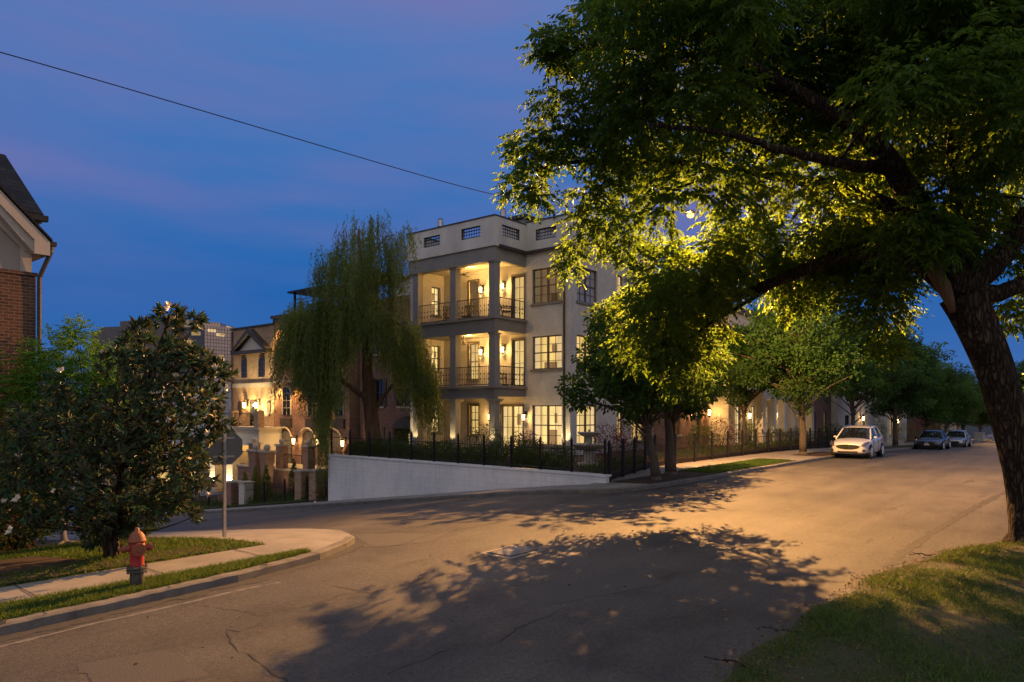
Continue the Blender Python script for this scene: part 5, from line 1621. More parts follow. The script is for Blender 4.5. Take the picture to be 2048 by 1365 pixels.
for (s_, t_, r_, h_, l_, m_) in ((3.9, 17.6, 1.0, .75, "dark bushy shrub against the brown brick wall, lowest of three", "hedge"), (5.2, 18.2, .9, 1.05, "tall dark shrub in the corner between brick wall and feathery tree", "hedge"), (2.6, 16.8, .9, .6, "bright green rounded shrub at the picture edge before the brick wall", "brightleaf"), (6.6, 16.4, .8, .55, "low dark shrub between the magnolia and the corner pavement", "hedge")):
    shrub((s_, t_, float(G(s_, t_)) + .12), (r_, r_ * .8, h_), l_, m_, .09, 3200)
for px, py, sz, l in ((15, 1040, .55, "low bright green shrub at the edge of the mulch bed by the brick house"), (75, 1030, .45, "dark low shrub in the mulch bed below the magnolia's outer branches")):
    p = on_ground(px, py + 45, .12); shrub(p, (.6, .6, sz), l, "brightleaf" if px < 50 else "hedge", .08, 1500)

# hedge behind the fence, shrubs, topiary
HT = thing("hedge", "clipped dark hedge behind the iron fence on the white wall", "hedge", (20.9, 19.6, .3))
Lf = Leaves(); n = 26000
P = np.stack([rng.uniform(20.5, 21.5, n), rng.uniform(14.2, 26.6, n), rng.uniform(.32, 1.28, n)], 1)
top = 1.12 + .10 * np.sin(P[:, 1] * 1.9) + .07 * np.sin(P[:, 1] * 4.7 + 1)
P[:, 2] = .32 + (P[:, 2] - .32) / .96 * (top - .32)
edge = rng.random(n) < .75
P[:, 0] = np.where(edge, np.where(rng.random(n) < .6, 20.5 + .14 * np.abs(np.sin(P[:, 1] * 5 + P[:, 2] * 4)) * rng.random(n) * 2, P[:, 0]), P[:, 0])
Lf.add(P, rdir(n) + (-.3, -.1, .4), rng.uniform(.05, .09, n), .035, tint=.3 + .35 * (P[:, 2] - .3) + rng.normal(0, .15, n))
Lf.build("foliage", M["hedge"], HT)
for t in np.arange(14.4, 26.6, .6):
    b = MB()
    e = np.array((21.0 + rng.uniform(-.2, .2), t + rng.uniform(-.2, .2), .95)); limb(b, [(21.0, t, .25), ((21 + e[0]) / 2, t, .6), e], .018, .006, 5, 5, .3)
    b.build("stem", M["bark"], HT)
for (s, t, sx, sz, l, mt) in ((24.6, 21.6, .9, .75, "rounded green bush in front of the white house's glazed doors", "hedge"), (24.6, 19.3, .8, .62, "loose reddish green bush below the white house's right ground floor window", "redleaf"), (22.6, 17.6, .6, .5, "small green bush between the hedge and the stone fountain", "hedge"),
                              (26.5, 16.2, .9, .8, "loose rusty bush behind the stone fountain", "redleaf"), (30.0, 17.0, 1.0, 1.0, "tall reddish bush along the side of the white house", "redleaf"), (34.5, 15.6, .8, .7, "round green bush inside the street fence past the pair of street trees", "hedge"), (37.5, 15.8, .9, .9, "dusky red bush inside the street fence in front of the pinkish house", "redleaf"),
                              (41.0, 15.6, .45, .75, "small clipped round shrub before the pale porch columns", "topiary"), (45.0, 15.4, .8, .5, "low lit green shrub in front of the pale porch columns", "topiary"), (49.0, 15.4, .8, .5, "low green shrub at the far end of the pale porch", "hedge"), (56, 15.0, .9, .6, "dark shrub in front of the purple brick house", "hedge"), (69, 14.6, .6, 1.1, "narrow dark conifer shrub in front of the grey rendered house", "hedge"),
                              (79, 14.4, 1.2, 1.0, "green hedge bush behind the black sedan", "topiary"), (90, 14.5, 1.4, 1.3, "dark red leaved bush behind the parked sedans", "redleaf"), (99, 14.6, 1.4, 1.1, "rounded olive bush behind the silver sedan", "topiary"), (27.0, 29.5, .8, .6, "dark bush by the pedimented doorway of the red brick house", "hedge")):
    z = .3 if s < 60 else float(G(s, 10)) + .15
    if 48 < s: z = float(G(s, 10)) + .15 if s > 60 else .3
    shrub((s, t, z), (sx, sx, sz), l, mt, .08, int(1400 * max(1, sx)), None)
for px, py0, sz, l in ((490, 985, .85, "lit topiary column nearest the cream porch arch"), (511, 990, .95, "lit topiary column between the two tapered brick pillars"), (532, 992, .95, "lit topiary column right of the tapered brick pillars"), (588, 985, 1.0, "dark topiary column by the brick steps"), (652, 960, 1.0, "yellowish green shrub against the end of the white wall")):
    s = 22.0 if px != 652 else 21.8
    t = t_at(px, s); shrub((s, t, gz(s, t)), (.36, .36, sz) if px != 652 else (.7, .55, .9), l, "topiary" if px != 588 else "hedge", .09, 1100, "shrubs in the front gardens of the brick houses", "topiary" if px != 652 else "shrub", "shrub", True, "cone" if px != 652 else None)
gc = Leaves(); n = 5000
P = np.stack([rng.uniform(20.5, 23, n), rng.uniform(28.2, 48, n), np.zeros(n)], 1); P[:, 2] = [gz(a, c) for a, c in P[:, :2]]
P[:, 2] += rng.uniform(0, .35, n) * (np.sin(P[:, 1] * 2) * .5 + .6); gc.add(P, rdir(n) + (0, 0, .7), .12, .05)
kind(gc.build("ground_cover", M["hedge"], None), "stuff", "low leafy planting in the sloping front gardens")
gc = Leaves(); n = 5000
P = np.stack([rng.uniform(26.5, 60, n), rng.uniform(14.2, 15.2, n), np.full(n, .3)], 1); P[: n // 3, 0] = rng.uniform(20.4, 26.7, n // 3); P[: n // 3, 1] = 12.8 + (P[: n // 3, 0] - 20.2) * .25 + rng.uniform(0, .9, n // 3)
P[:, 2] += rng.uniform(-.1, .3, n); gc.add(P, rdir(n) + (0, 0, .6), .10, .05)
kind(gc.build("ground_cover", M["hedge"], None), "stuff", "low leafy planting along the foot of the street fence")

# ------------------------------------------------------------------ grass
def blades(name, P, h, mat, label, wdt=.006, lean=.5):
    n = len(P)
    d = rng.normal(0, lean, (n, 2)) * h[:, None]
    a = rng.uniform(0, math.pi, n)
    s_ = np.stack([np.cos(a), np.sin(a), np.zeros(n)], 1) * wdt
    tip = P + np.stack([d[:, 0], d[:, 1], h], 1)
    V = np.stack([P - s_, P + s_, tip], 1).reshape(-1, 3)
    return kind(np_obj(name, V, np.arange(3 * n).reshape(-1, 3), mat, tint=rng.random(n)), "stuff", label)
def lawn_pts(n, s0, s1, dmax):
    s = rng.uniform(s0, s1, n); d = rng.random(n) ** 1.3 * dmax
    pat = np.sin(s * 2.3 + d * 1.7) + np.sin(s * .9 - d * 3.1 + 1) + np.sin(s * 5.1 + d * 4.2) * .7 + rng.normal(0, .7, n)
    keep = (pat > -1.25) & (d > rng.random(n) * .25)
    s, d = s[keep], d[keep]; t = edge_t(s) - d
    return np.stack([s, t, G(s, 5 + 0 * s) + lawn_z(d, s, t)], 1), pat[keep]
P, pt_ = lawn_pts(210000, 3.5, 19, 7.5)
blades("grass", P, (.018 + .075 * rng.random(len(P)) ** 2.2) * np.clip(.8 + .3 * pt_, .5, 1.9), M["grass"], "patchy short grass on the lawn under the shade tree", .005, .8)
P, _ = lawn_pts(16000, 3.5, 19, 5)
blades("dry_grass", P + rng.normal(0, .05, P.shape) * (1, 1, 0), rng.uniform(.012, .04, len(P)), M["drygrass"], "dry straw scattered through the lawn", .005, 1.6)
def poly_pts(n, s0, s1, tl, th, off):
    s = rng.uniform(s0, s1, n); f_ = rng.random(n); t = tl(s) + (th(s) - tl(s)) * f_
    return np.stack([s, t, G(s, t) + off], 1)
k1 = lambda s: np.interp(s, [p[0] for p in K1], [p[1] for p in K1]) + .16
P = poly_pts(30000, 1.0, 7.1, k1, lambda s: 10.34 + 0 * s, .12)
blades("grass", P, rng.uniform(.025, .085, len(P)), M["grass"], "rough grass on the verge round the hydrant", .006, .7)
P = poly_pts(42000, 1.5, 7.05, lambda s: 11.42 + 0 * s, lambda s: 18 + 0 * s, .13)
P = P[~((P[:, 0] < 4.6) & (P[:, 1] > 12.5) & (P[:, 1] < 15.4))]
blades("grass", P, rng.uniform(.03, .08, len(P)), M["grass"], "grass on the corner lawn below the magnolia", .007, .6)
P = poly_pts(26000, 25.3, 34, lambda s: 10.92 + 0 * s, lambda s: 12.4 + 0 * s, 0); P[:, 2] = G(P[:, 0], 10.5) + .15
blades("grass", P, rng.uniform(.03, .08, len(P)), M["grass"], "grass strip between kerb and pavement beyond the street trees", .012, .5)
P = poly_pts(9000, 20.15, 21.1, lambda s: 29.5 + 0 * s, lambda s: 50 + 0 * s, 0); P[:, 2] = [gz(a, c) for a, c in P[:, :2]]
blades("grass", P, rng.uniform(.03, .09, len(P)), M["grass"], "narrow grass strip below the brick houses' garden fence", .015, .5)
Lf = Leaves(); s = rng.uniform(4, 16, 1500); d = np.abs(rng.normal(.05, .5, 1500)) - .15; t = edge_t(s) - d
Lf.add(np.stack([s, t, np.where(d > 0, lawn_z(np.maximum(d, 0), s, t), 0) + .012], 1), rdir(1500) * (1, 1, .12), rng.uniform(.02, .06, 1500), .02)
kind(Lf.build("leaf_litter", M["drygrass"], None), "stuff", "dry leaf litter along the ragged edge of the lawn")
Lf = Leaves(); n = 60
s = rng.uniform(2, 14, n); t = rng.uniform(3, 9, n); Lf.add(np.stack([s, t, np.full(n, .012)], 1), rdir(n) * (1, 1, .1), rng.uniform(.03, .06, n), .025)
kind(Lf.build("leaf_litter", M["drygrass"], None), "stuff", "a few fallen leaves scattered on the road")
for px, py, l, lab in ((1560, 1262, .5, "short grey fallen twig on the lawn edge nearest the road cracks"), (1640, 1240, .5, "forked fallen twig where the lawn meets the road"), (1455, 1325, .5, "dark fallen twig at the lower end of the lawn edge"), (1840, 1110, .35, "thin fallen twig on the pale road edge beside the lawn")):
    p = on_ground(px, py, .03); b = MB(); a = rng.uniform(0, 3); d = np.array((math.cos(a), math.sin(a), 0))
    limb(b, [p - d * l / 2, p + (0, 0, .015), p + d * l / 2], .012, .005, 6, 8, 1.0); limb(b, [p, p + (d[1] * .12, -d[0] * .12, .02) + d * .1], .007, .003, 5, 4, .5)
    tag(b.build("fallen_twig", M["bark"], None), lab, "twig", "fallen twigs by the lawn")

# ------------------------------------------------------------------ hydrant
hp = on_ground(274, 1174, .12)
HY_ = thing("fire_hydrant", "faded red fire hydrant with an orange cap on the grass verge", "fire hydrant", hp)
x, y, z = hp
HS = lambda pr: [(r_ * .84, z_) for r_, z_ in pr]
b = MB(); b.lathe(hp, HS([(.105, -.05), (.105, .20), (.10, .22)]), 18); b.build("base_pipe", M["hydgrey"], HY_, True)
b = MB(); b.lathe(hp, HS([(.15, .205), (.155, .215), (.155, .235), (.13, .24), (.13, .25), (.155, .252), (.155, .272), (.12, .28)]), 18)
for k in range(8): b.tube([(x + .118 * math.cos(k * .785), y + .118 * math.sin(k * .785), z + .19), (x + .118 * math.cos(k * .785), y + .118 * math.sin(k * .785), z + .295)], .014, 6)
b.build("flange", M["hydgrey"], HY_)
b = MB(); b.lathe(hp, HS([(.112, .275), (.105, .30), (.10, .45), (.115, .48), (.118, .56), (.11, .60)]), 20); b.build("barrel", M["hydred"], HY_, True)
b = MB(); b.lathe(hp, HS([(.135, .60), (.138, .625), (.128, .64), (.122, .66), (.10, .71), (.062, .745), (.035, .755), (.03, .79), (.02, .80)]), 18); b.build("bonnet", M["hydtan"], HY_, True)
toc = unit(np.array((-x, -y, 0.)))  # big outlet faces the road, side outlets along the kerb
fr = unit(toc + np.array((.12, -.1, 0)) * 1.0)
sd = np.array((-fr[1], fr[0], 0))
c = np.array(hp) + (0, 0, .525)
b = MB(); b.tube([c + fr * .09, c + fr * .15], .07, 14); b.tube([c + fr * .15, c + fr * .19], .085, 14); b.tube([c + fr * .19, c + fr * .225], .028, 5); b.build("outlet_cap", M["hydtan"], HY_)
for sg in (-1, 1):
    b = MB(); b.tube([c + sd * sg * .09, c + sd * sg * .145], .045, 12); b.tube([c + sd * sg * .145, c + sd * sg * .18], .055, 12); b.tube([c + sd * sg * .18, c + sd * sg * .215], .022, 5); b.build("outlet_cap", M["hydtan"], HY_)

# ------------------------------------------------------------------ stop sign seen from behind
sp_ = on_ground(449, 1080, .06)
SG = thing("stop_sign", "octagonal road sign on a steel post, its plain grey back to the street", "road sign", sp_)
Ys = sp_[0] * UY + sp_[1] * UX
topz = pt(449, 868, Ys)[2]
b = MB(); b.box(sp_[0] - .03, sp_[0] + .03, sp_[1] - .02, sp_[1] + .02, sp_[2] - .2, topz); b.build("post", M["galv"], SG)
zc = pt(449, 895, Ys)[2]
rr = .38
nf = unit(np.array((.30, .954, 0)))
e1 = np.array((nf[1], -nf[0], 0))
def octa(r, d): return [np.array((sp_[0], sp_[1], zc)) + nf * d + e1 * r * math.cos(R(22.5 + 45 * k)) + np.array((0, 0, r * math.sin(R(22.5 + 45 * k)))) for k in range(8)]
b = MB(); b.prism([np.array((sp_[0], sp_[1], zc + z_)) + e1 * x_ + nf * .022 for x_, z_ in ((-.2, .17), (.2, .17), (.2, .20), (-.2, .20))], nf * .012); b.prism([np.array((sp_[0], sp_[1], zc + z_)) + e1 * x_ + nf * .022 for x_, z_ in ((-.2, -.2), (.2, -.2), (.2, -.17), (-.2, -.17))], nf * .012)
for z_ in (.185, -.185): b.tube([np.array((sp_[0], sp_[1], zc + z_)) - nf * .04, np.array((sp_[0], sp_[1], zc + z_)) - nf * .015], .018, 6)
b.build("bracket", M["galv"], SG)
b = MB(); b.prism(octa(rr, .035), nf * .004); b.build("plate", M["signback"], SG)
M["signred"] = pm("sign_red", (.45, .02, .02), (.4, .02, .02), 3, .4)
b = MB(); b.prism(octa(rr * .98, .040), nf * .002); b.build("red_face", M["signred"], SG)

# ------------------------------------------------------------------ utility cover in the road
cp = on_ground(1026, 1104, .0)
UC = thing("utility_cover", "rectangular pale iron utility cover set in the road near the tree shadow", "utility cover", cp)
b = MB(); b.box(cp[0] - .50, cp[0] + .50, cp[1] - .36, cp[1] + .36, cp[2] + .001, cp[2] + .008); b.build("surround", M["concrete"], UC)
b = MB()
for q_ in ((-.40, .40, -.27, -.24), (-.40, .40, .24, .27), (-.40, -.37, -.24, .24), (.37, .40, -.24, .24)): b.box(cp[0] + q_[0], cp[0] + q_[1], cp[1] + q_[2], cp[1] + q_[3], cp[2], cp[2] + .016)
b.build("frame", M["crack"], UC)
b = MB(); b.box(cp[0] - .36, cp[0] + .36, cp[1] - .23, cp[1] + .23, cp[2], cp[2] + .018); b.build("lid", M["concrete"], UC)

# ------------------------------------------------------------------ stone fountain
fx, fy, fz = 24.0, 15.6, .3
FT = thing("fountain", "two tier stone garden fountain behind the fence corner", "fountain", (fx, fy, fz))
b = MB(); b.lathe((fx, fy, fz), [(.5, -.1), (.5, .08), (.28, .12), (.2, .2), (.24, .45), (.2, .58)], 20); b.build("pedestal", M["stone"], FT, True)
b = MB(); b.lathe((fx, fy, fz), [(.2, .581), (.55, .66), (.72, .80), (.74, .84), (.68, .84), (.5, .74), (.05, .70)], 24); b.build("lower_bowl", M["stone"], FT, True)
b = MB(); b.lathe((fx, fy, fz), [(.14, .71), (.10, .85), (.13, 1.05), (.12, 1.1)], 14); b.build("stem", M["stone"], FT, True)
b = MB(); b.lathe((fx, fy, fz), [(.12, 1.101), (.3, 1.16), (.45, 1.27), (.47, 1.31), (.42, 1.31), (.3, 1.22), (.04, 1.2), (.05, 1.36), (.02, 1.42)], 20); b.build("upper_bowl", M["stone"], FT, True)

# ------------------------------------------------------------------ street lamps and overhead cable
def street_lamp(pole, head, label, power):
    T = thing("street_lamp", label, "street lamp", pole, "orange street lamps on the main street")
    pole = np.array(pole, float); head = np.array(head, float)
    b = MB(); b.tube([pole + (0, 0, -.1), pole + (0, 0, 4), np.array((pole[0], pole[1], head[2] + .45))], [.11, .09, .07], 10); b.build("pole", M["bark"], T)
    top = np.array((pole[0], pole[1], head[2] + .2))
    b = MB(); b.tube([top, top * .5 + head * .5 + (0, 0, .2), head + (0, 0, .12)], .03, 8); b.build("arm", M["galv"], T)
    d = unit((head - top) * (1, 1, 0))
    b = MB(); b.ball(head + (0, 0, .10), .2, 10, (1.3, 1.0, .45)); b.build("head", M["galv"], T, True)
    b = MB(); b.ball(head + (0, 0, -.02), .12, 12, (1.1, 1.1, .8)); b.build("lens", M["sodium"], T, True)
    lo = lamp("street_light", head + (0, 0, -.16), power, (1, .48, .14), T, .055)
    # road-lighting distribution: strong towards the horizon along the street, shielded on the house side
    ld = lo.data; ld.use_nodes = True; lt_ = ld.node_tree
    em = next(n_ for n_ in lt_.nodes if n_.type == "EMISSION")
    def ln(op, a, b_=None, c_=None):
        x_ = lt_.nodes.new("ShaderNodeMath"); x_.operation = op
        for i_, q_ in enumerate((a, b_, c_)):
            if q_ is None: continue
            if hasattr(q_, "links"): lt_.links.new(q_, x_.inputs[i_])
            else: x_.inputs[i_].default_value = q_
        return x_.outputs[0]
    tcn = lt_.nodes.new("ShaderNodeTexCoord"); sx_ = lt_.nodes.new("ShaderNodeSeparateXYZ"); lt_.links.new(tcn.outputs["Normal"], sx_.inputs[0])
    down = ln("MULTIPLY", sx_.outputs[2], -1.0)
    bat = ln("POWER", ln("MAXIMUM", down, .33), -1.2)
    sh_ = lt_.nodes.new("ShaderNodeMapRange"); sh_.inputs[1].default_value = .10; sh_.inputs[2].default_value = .42; sh_.inputs[3].default_value = 1; sh_.inputs[4].default_value = 0
    lt_.links.new(sx_.outputs[1], sh_.inputs[0])
    up_ = lt_.nodes.new("ShaderNodeMapRange"); up_.inputs[1].default_value = -.10; up_.inputs[2].default_value = .24; up_.inputs[3].default_value = .05; up_.inputs[4].default_value = 1
    lt_.links.new(down, up_.inputs[0])
    fx_ = lt_.nodes.new("ShaderNodeMapRange"); fx_.inputs[1].default_value = .55; fx_.inputs[2].default_value = .88; fx_.inputs[3].default_value = 1; fx_.inputs[4].default_value = .45
    lt_.links.new(sx_.outputs[0], fx_.inputs[0])
    lt_.links.new(ln("MULTIPLY", ln("MULTIPLY", ln("MULTIPLY", bat, fx_.outputs[0]), sh_.outputs[0]), up_.outputs[0]), em.inputs["Strength"])
LP = (24.86, 12.4, .13); LH = pt(1381, 430, 26.8)
street_lamp(LP, LH, "orange glowing street lamp shining through the shade tree's leaves at the corner", 21500)
LH2 = pt(2046, 748, 114)
street_lamp((LH2[0] + .5, LH2[1] + 1.2, float(G(138, 10)) + .1), LH2, "far orange street lamp glowing beside the shade tree's trunk", 9000)
A = [np.array((LP[0], LP[1], LH[2] + .1)), pt(1040, 410, 22.4), pt(500, 250, 17.1), pt(0, 103, 14.0)]
A.append(A[3] + (A[3] - A[2]) * 3 + (0, 0, -.3))
u = np.linspace(0, 4, 60)
b = MB(); Pc = np.stack([np.interp(u, range(5), [a[k] for a in A]) for k in range(3)], 1)
for _ in range(30): Pc[1:-1] = (Pc[:-2] + 2 * Pc[1:-1] + Pc[2:]) / 4
b.tube(Pc, .011, 6); tag(b.build("overhead_cable", M["rubber"], None), "black overhead cable slung across the sky from the street lamp pole", "cable")

# ------------------------------------------------------------------ parked cars
def car(name, label, loc, rz, paint, L, Wd, Hh, suv, plate=None, emblem="bar", group="cars parked along the kerb"):
    T = thing(name, label, "car", (0, 0, 0), group)
    hw = Wd / 2
    g = .24 if suv else .17
    if suv:  st = [(0, .40, .70, .76, .62), (.06, .30, .76, .83, .78), (.25, .24, .82, .90, .90), (.6, .22, .88, .97, .97), (1.1, .22, .95, 1.03, 1.0), (1.45, .22, .99, 1.06, 1.0), (2.4, .22, 1.03, 1.07, 1.0), (3.4, .22, 1.08, 1.11, 1.0), (4.0, .24, 1.12, 1.15, .98), (4.4, .30, 1.10, 1.14, .93), (L, .42, .95, 1.0, .80)]
    else: st = [(0, .34, .56, .60, .64), (.06, .25, .62, .67, .80), (.3, .19, .67, .73, .92), (.7, .17, .72, .80, .98), (1.2, .17, .79, .86, 1.0), (1.6, .17, .84, .90, 1.0), (2.6, .17, .88, .92, 1.0), (3.6, .17, .93, .96, 1.0), (4.2, .2, .97, 1.0, .97), (4.6, .26, .96, 1.0, .90), (L, .36, .85, .90, .78)]
    V, Fc = [], []
    m = 11
    for x_, zb, zs, zt, wf in st:
        w_ = hw * wf
        half = [(.80 * w_, zb), (.96 * w_, zb + .07), (1.0 * w_, (zb + zs) / 2 - .02), (.985 * w_, zs - .10), (.95 * w_, zs), (.70 * w_, zt), (0, zt + .035)]
        ring = half + [(-a, z_) for a, z_ in half[-2::-1]]
        V += [(L / 2 - x_, a, z_) for a, z_ in ring]
    m = 13
    for i in range(len(st) - 1):
        for k in range(m):
            k2 = (k + 1) % m
            Fc.append((i * m + k, i * m + k2, (i + 1) * m + k2, (i + 1) * m + k))
    Fc.append(tuple(range(m))[::-1]); Fc.append(tuple((len(st) - 1) * m + k for k in range(m)))
    body = np_obj("body", np.array(V), Fc, paint, T, smooth=True)
    mod = body.modifiers.new("sub", "SUBSURF"); mod.levels = mod.render_levels = 2
    # greenhouse: (x, z, half width)
    if suv: gh = [(1.22, 1.03, .84), (1.98, 1.55, .68), (2.25, 1.62, .64), (3.2, 1.655, .63), (3.85, 1.60, .60), (4.48, 1.12, .74)]
    else: gh = [(1.42, .88, .80), (2.15, 1.33, .62), (2.45, 1.42, .57), (3.1, 1.435, .56), (3.5, 1.39, .56), (4.25, .98, .70)]
    zk = Hh / (1.68 if suv else 1.45)
    GV, GF = [], []
    belt = (lambda x_: np.interp(x_, [1.2, 4.5], [.97, 1.12] if suv else [.83, .97]))
    for x_, z_, w_ in gh:
        zb = belt(x_)
        GV += [(L / 2 - x_, w_ + (.86 - w_) * .96 if z_ > zb + .1 else w_, zb - .03), (L / 2 - x_, w_, z_ - .02), (L / 2 - x_, w_ * .8, z_), (L / 2 - x_, -w_ * .8, z_), (L / 2 - x_, -w_, z_ - .02), (L / 2 - x_, -(w_ + (.86 - w_) * .96) if z_ > zb + .1 else -w_, zb - .03)]
    for i in range(len(gh) - 1):
        for k in range(5): GF.append((6 * i + k, 6 * i + k + 1, 6 * i + k + 7, 6 * i + k + 6))
    np_obj("windows", np.array(GV), GF, M["carglass"], T)
    b = MB()
    i0, i1 = 1, len(gh) - 2
    RV = []
    for i in range(i0, i1 + 1):
        x_, z_, w_ = gh[i]
        for f_, dz in ((1.03, -.05), (.99, .012), (.6, .035), (0, .045), (-.6, .035), (-.99, .012), (-1.03, -.05)): RV.append((L / 2 - x_, w_ * f_, z_ + dz))
    nR = i1 - i0 + 1
    b.add(RV, [(7 * i + k, 7 * i + k + 1, 7 * i + k + 8, 7 * i + k + 7) for i in range(nR - 1) for k in range(6)])
    b.build("roof", paint, T, smooth=True)
    for sg in (-1, 1):
        b = MB()
        def gp(i, up=True): x_, z_, w_ = gh[i]; return np.array((L / 2 - x_, sg * w_ * 1.005, z_ - .03))
        b.tube([gp(0), gp(1), gp(2)], [.045, .04, .04], 6)
        b.tube([gp(i) for i in range(2, len(gh))], [.04, .035, .05, .07][: len(gh) - 2], 6)
        xb = 2.75 if suv else 2.8
        b.tube([np.array((L / 2 - xb, sg * .865, belt(xb))), np.array((L / 2 - xb - .12, sg * .64 if suv else sg * .58, gh[3][1] - .05))], .035, 6)
        if suv: b.prism([(L / 2 - 3.75, sg * .84, 1.08), (L / 2 - 4.35, sg * .78, 1.12), (L / 2 - 3.95, sg * .63, 1.55), (L / 2 - 3.8, sg * .64, 1.56)], (0, sg * .02, 0))
        b.build("pillar", paint, T, smooth=True)
        if suv:
            b = MB(); b.tube([(L / 2 - 2.1, sg * .62, 1.63), (L / 2 - 2.3, sg * .62, 1.69), (L / 2 - 3.6, sg * .60, 1.70), (L / 2 - 3.8, sg * .59, 1.65)], .02, 6); b.build("roof_rail", M["chrome"], T)
        # mirror
        b = MB(); b.ball((L / 2 - (1.62 if suv else 1.75), sg * (hw + .06), 1.10 if suv else .95), .10, 8, (.7, 1.0, .62)); b.build("mirror", paint, T, True)
        # headlamp
        b = MB()
        zl = .79 if suv else .60
        Hp = [(.06, .50, zl - .10), (.10, .70, zl - .13), (.30, .86, zl - .06), (.62, .905, zl + .09), (.58, .86, zl + .13), (.26, .74, zl + .06)]
        o = [np.array((L / 2 - a, sg * c_ * hw / .92, z_)) for a, c_, z_ in Hp]
        b.prism([p_ + np.array((.045, sg * .035, .02)) for p_ in o], (-.14, -sg * .08, -.02)); hl = b.build("headlight", M["headdark"], T)
        b = MB()
        for f_, r_ in ((.28, .055), (.62, .05)):
            c_ = (o[0] + o[1]) / 2 * (1 - f_) + (o[3] + o[4]) / 2 * f_ + np.array((.035, sg * .03, .015)); b.ball(c_, r_, 8)
        b.build("reflector", M["headlamp"], hl, True)
        b = MB(); b.ball((L / 2 - .12, sg * .70 * hw / .92, .47 if suv else .38), .13, 8, (.5, 1.1, .42)); b.build("fog_lamp_recess", M["blackplastic"], T, True)
        # mirror trims, handles
        b = MB()
        for xd in (2.45, 3.35): b.box(L / 2 - xd - .18, L / 2 - xd, sg * hw * .985, sg * (hw * .985 + .03), (.90 if suv else .76), (.93 if suv else .79))
        b.build("door_handle", M["chrome"], T)
        b = MB()
        for xd in (1.62, 2.72, 3.62): b.box(L / 2 - xd - .006, L / 2 - xd + .006, sg * (hw * .97), sg * (hw * 1.002), .36, .96 if suv else .82)
        b.build("door_seam", M["blackplastic"], T)
        for xw in (.92, L - .98):
            r = .355 if suv else .325
            b = MB(); b.lathe((L / 2 - xw, sg * (hw - .12), r + .0), [(r + .055, -.12), (r + .055, .124)] if sg > 0 else [(r + .055, -.124), (r + .055, .12)], 24, 1); b.build("wheel_arch", M["blackplastic"], T)
            b = MB(); y0 = sg * (hw - .11)
            b.lathe((L / 2 - xw, y0, r), [(r * .64, -.11), (r * .93, -.115), (r, -.07), (r, .07), (r * .93, .126), (r * .68, .128)] if sg > 0 else [(r * .68, -.128), (r * .93, -.126), (r, -.07), (r, .07), (r * .93, .115), (r * .64, .11)], 24, 1)
            wl_ = b.build("wheel", M["rubber"], T)
            b = MB()
            for k in range(10):
                a = k * 2 * math.pi / 10; d = np.array((math.cos(a), 0, math.sin(a))); c_ = np.array((L / 2 - xw, sg * (hw + .022), r))
                b.tube([c_, c_ + d * r * .66], [.035, .022], 5)
            b.tube([np.array((L / 2 - xw, sg * (hw + .022), r)) + np.array((math.cos(a), 0, math.sin(a))) * r * .67 for a in np.linspace(0, 2 * math.pi, 21)], .02, 5)
            b.ball((L / 2 - xw, sg * (hw + .02), r), .07, 8, (1, .4, 1)); b.build("rim", M["chrome"], wl_)
    b = MB()
    if suv:
        P = [(.62 * math.cos(a), .665 + .135 * math.sin(a) * (1.15 if math.sin(a) < 0 else .75)) for a in np.linspace(0, 2 * math.pi, 21)[:-1]]
        b.prism([(L / 2 + .02, y_ * .92, z_) for y_, z_ in P], (-.12, 0, 0))
    else:
        b.prism([(L / 2 + .03, y_, z_) for y_, z_ in ((-.46, .56), (-.50, .40), (-.30, .28), (.30, .28), (.50, .40), (.46, .56))], (-.14, 0, 0))
    gr_ = b.build("grille", M["blackplastic"], T)
    b = MB()
    if suv:
        for k in range(-8, 9): b.box(L / 2 + .018, L / 2 + .03, k * .06 - .006, k * .06 + .006, .665 - .12 * math.sqrt(max(.05, 1 - (k / 9.2) ** 2)), .665 + .085 * math.sqrt(max(.05, 1 - (k / 9.2) ** 2)))
        for k in (-1, 0, 1): b.prism([(L / 2 + .035, k * .075 - .05, .665 + k * .025 - .04), (L / 2 + .035, k * .075 + .015, .665 + k * .025 - .06), (L / 2 + .035, k * .075 + .055, .665 + k * .025 + .05), (L / 2 + .035, k * .075 - .035, .665 + k * .025 + .05)], (.01, 0, 0))
        b.box(L / 2 + .015, L / 2 + .025, -.5, .5, .655, .668)
    else:
        b.tube([(L / 2 + .035, .085 * math.cos(a), .60 + .045 * math.sin(a)) for a in np.linspace(0, 2 * math.pi, 17)], .012, 5)
        b.tube([(L / 2 + .035, -.035, .565), (L / 2 + .035, -.03, .635)], .010, 4); b.tube([(L / 2 + .035, .035, .565), (L / 2 + .035, .03, .635)], .010, 4); b.tube([(L / 2 + .035, -.03, .60), (L / 2 + .035, .03, .60)], .010, 4)
    b.build("emblem", M["chrome"], gr_)
    b = MB(); b.box(L / 2 - .10, L / 2 + .012, -.48, .48, .35 if suv else .20, .42 if suv else .25); b.build("lower_intake", M["blackplastic"], T)
    if plate: b = MB(); b.box(L / 2 + .025, L / 2 + .05, -.16, .16, .38, .50); b.build("number_plate", M["plate"], T)
    for sg in (-1, 1):
        b = MB(); b.box(-L / 2 + .02, -L / 2 + .16, sg * .55, sg * .84, .86 if suv else .78, 1.0 if suv else .90); b.build("tail_light", M["signred"], T)
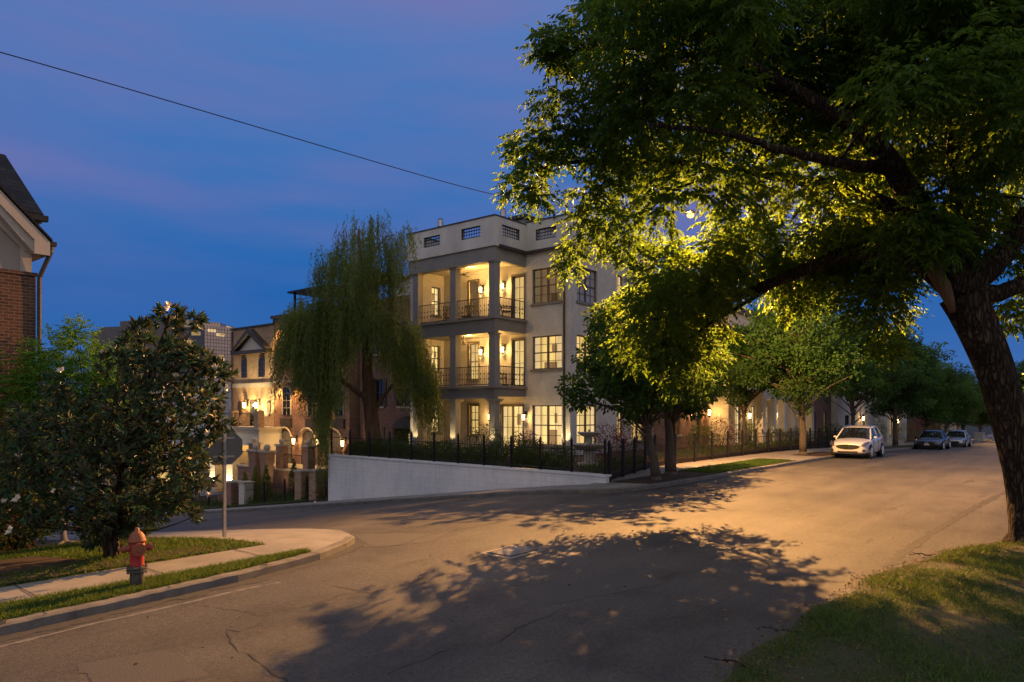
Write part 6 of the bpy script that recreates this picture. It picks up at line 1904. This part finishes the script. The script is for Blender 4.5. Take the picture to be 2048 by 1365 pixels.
    b = MB(); b.box(-L / 2 + .3, L / 2 - .3, -hw * .8, hw * .8, g - .02, g + .12); b.build("underbody", M["blackplastic"], T)
    T.location = loc; T.rotation_euler = (0, 0, rz)
    BASE[T.name] = (0, 0, 0)
    return T
def carpos(px, Y, t=None):
    p = pt(px, HY, Y); return (p[0], p[1] if t is None else t, float(G(p[0], 9)))
p = carpos(1716, 38.6); car("parked_suv", "white parked SUV facing the corner with an orange lit headlight", p, math.pi + .02, M["carwhite"], 4.65, 1.86, 1.68, True)
p2 = (62.5, 9.55, float(G(62.5, 9))); car("parked_sedan", "black parked sedan with a white front number plate", p2, math.pi, M["carblack"], 4.85, 1.86, 1.45, False, True)
p3 = (73.2, 9.35, float(G(73.2, 9))); car("parked_sedan", "silver parked sedan behind the black one", p3, math.pi, M["carsilver"], 4.65, 1.82, 1.42, False)
p4 = (17.0, 46.0, float(G(17, 46))); car("parked_sedan", "dark parked sedan down the side street behind the magnolia", p4, math.pi / 2, M["carblack"], 4.7, 1.84, 1.45, False)
p5 = (121, 9.6, float(G(121, 9))); c = car("distant_car", "far dark car at the end of the street with red tail lamps lit", p5, 0, M["carblack"], 4.65, 1.86, 1.68, True)
for ch in c.children:
    if ch.name.startswith("tail_light"): ch.data.materials[0] = M["tail"]
# utility cabinets at the far end
for k, (s, t, w_, h_, l) in enumerate(((104, 10.9, .5, 1.0, "pale utility cabinet nearest the silver sedan at the far verge"), (109, 9.6, .45, 1.15, "taller pale utility cabinet in the middle of the far group"), (112, 9.2, .6, 1.1, "pale utility cabinet at the far end of its group"))):
    z = float(G(s, 10)) + .12
    T = thing("utility_cabinet", l, "utility cabinet", (s, t, z), "pale utility cabinets at the far end of the street")
    b = MB(); b.box(s - w_, s + w_, t - w_, t + w_, z, z + h_); b.build("case", M["cabinet"], T, bevel=.03)
    b = MB(); b.box(s - w_ - .04, s + w_ + .04, t - w_ - .04, t + w_ + .04, z + h_ + .002, z + h_ + .06); b.build("lid", M["cabinet"], T, bevel=.02)
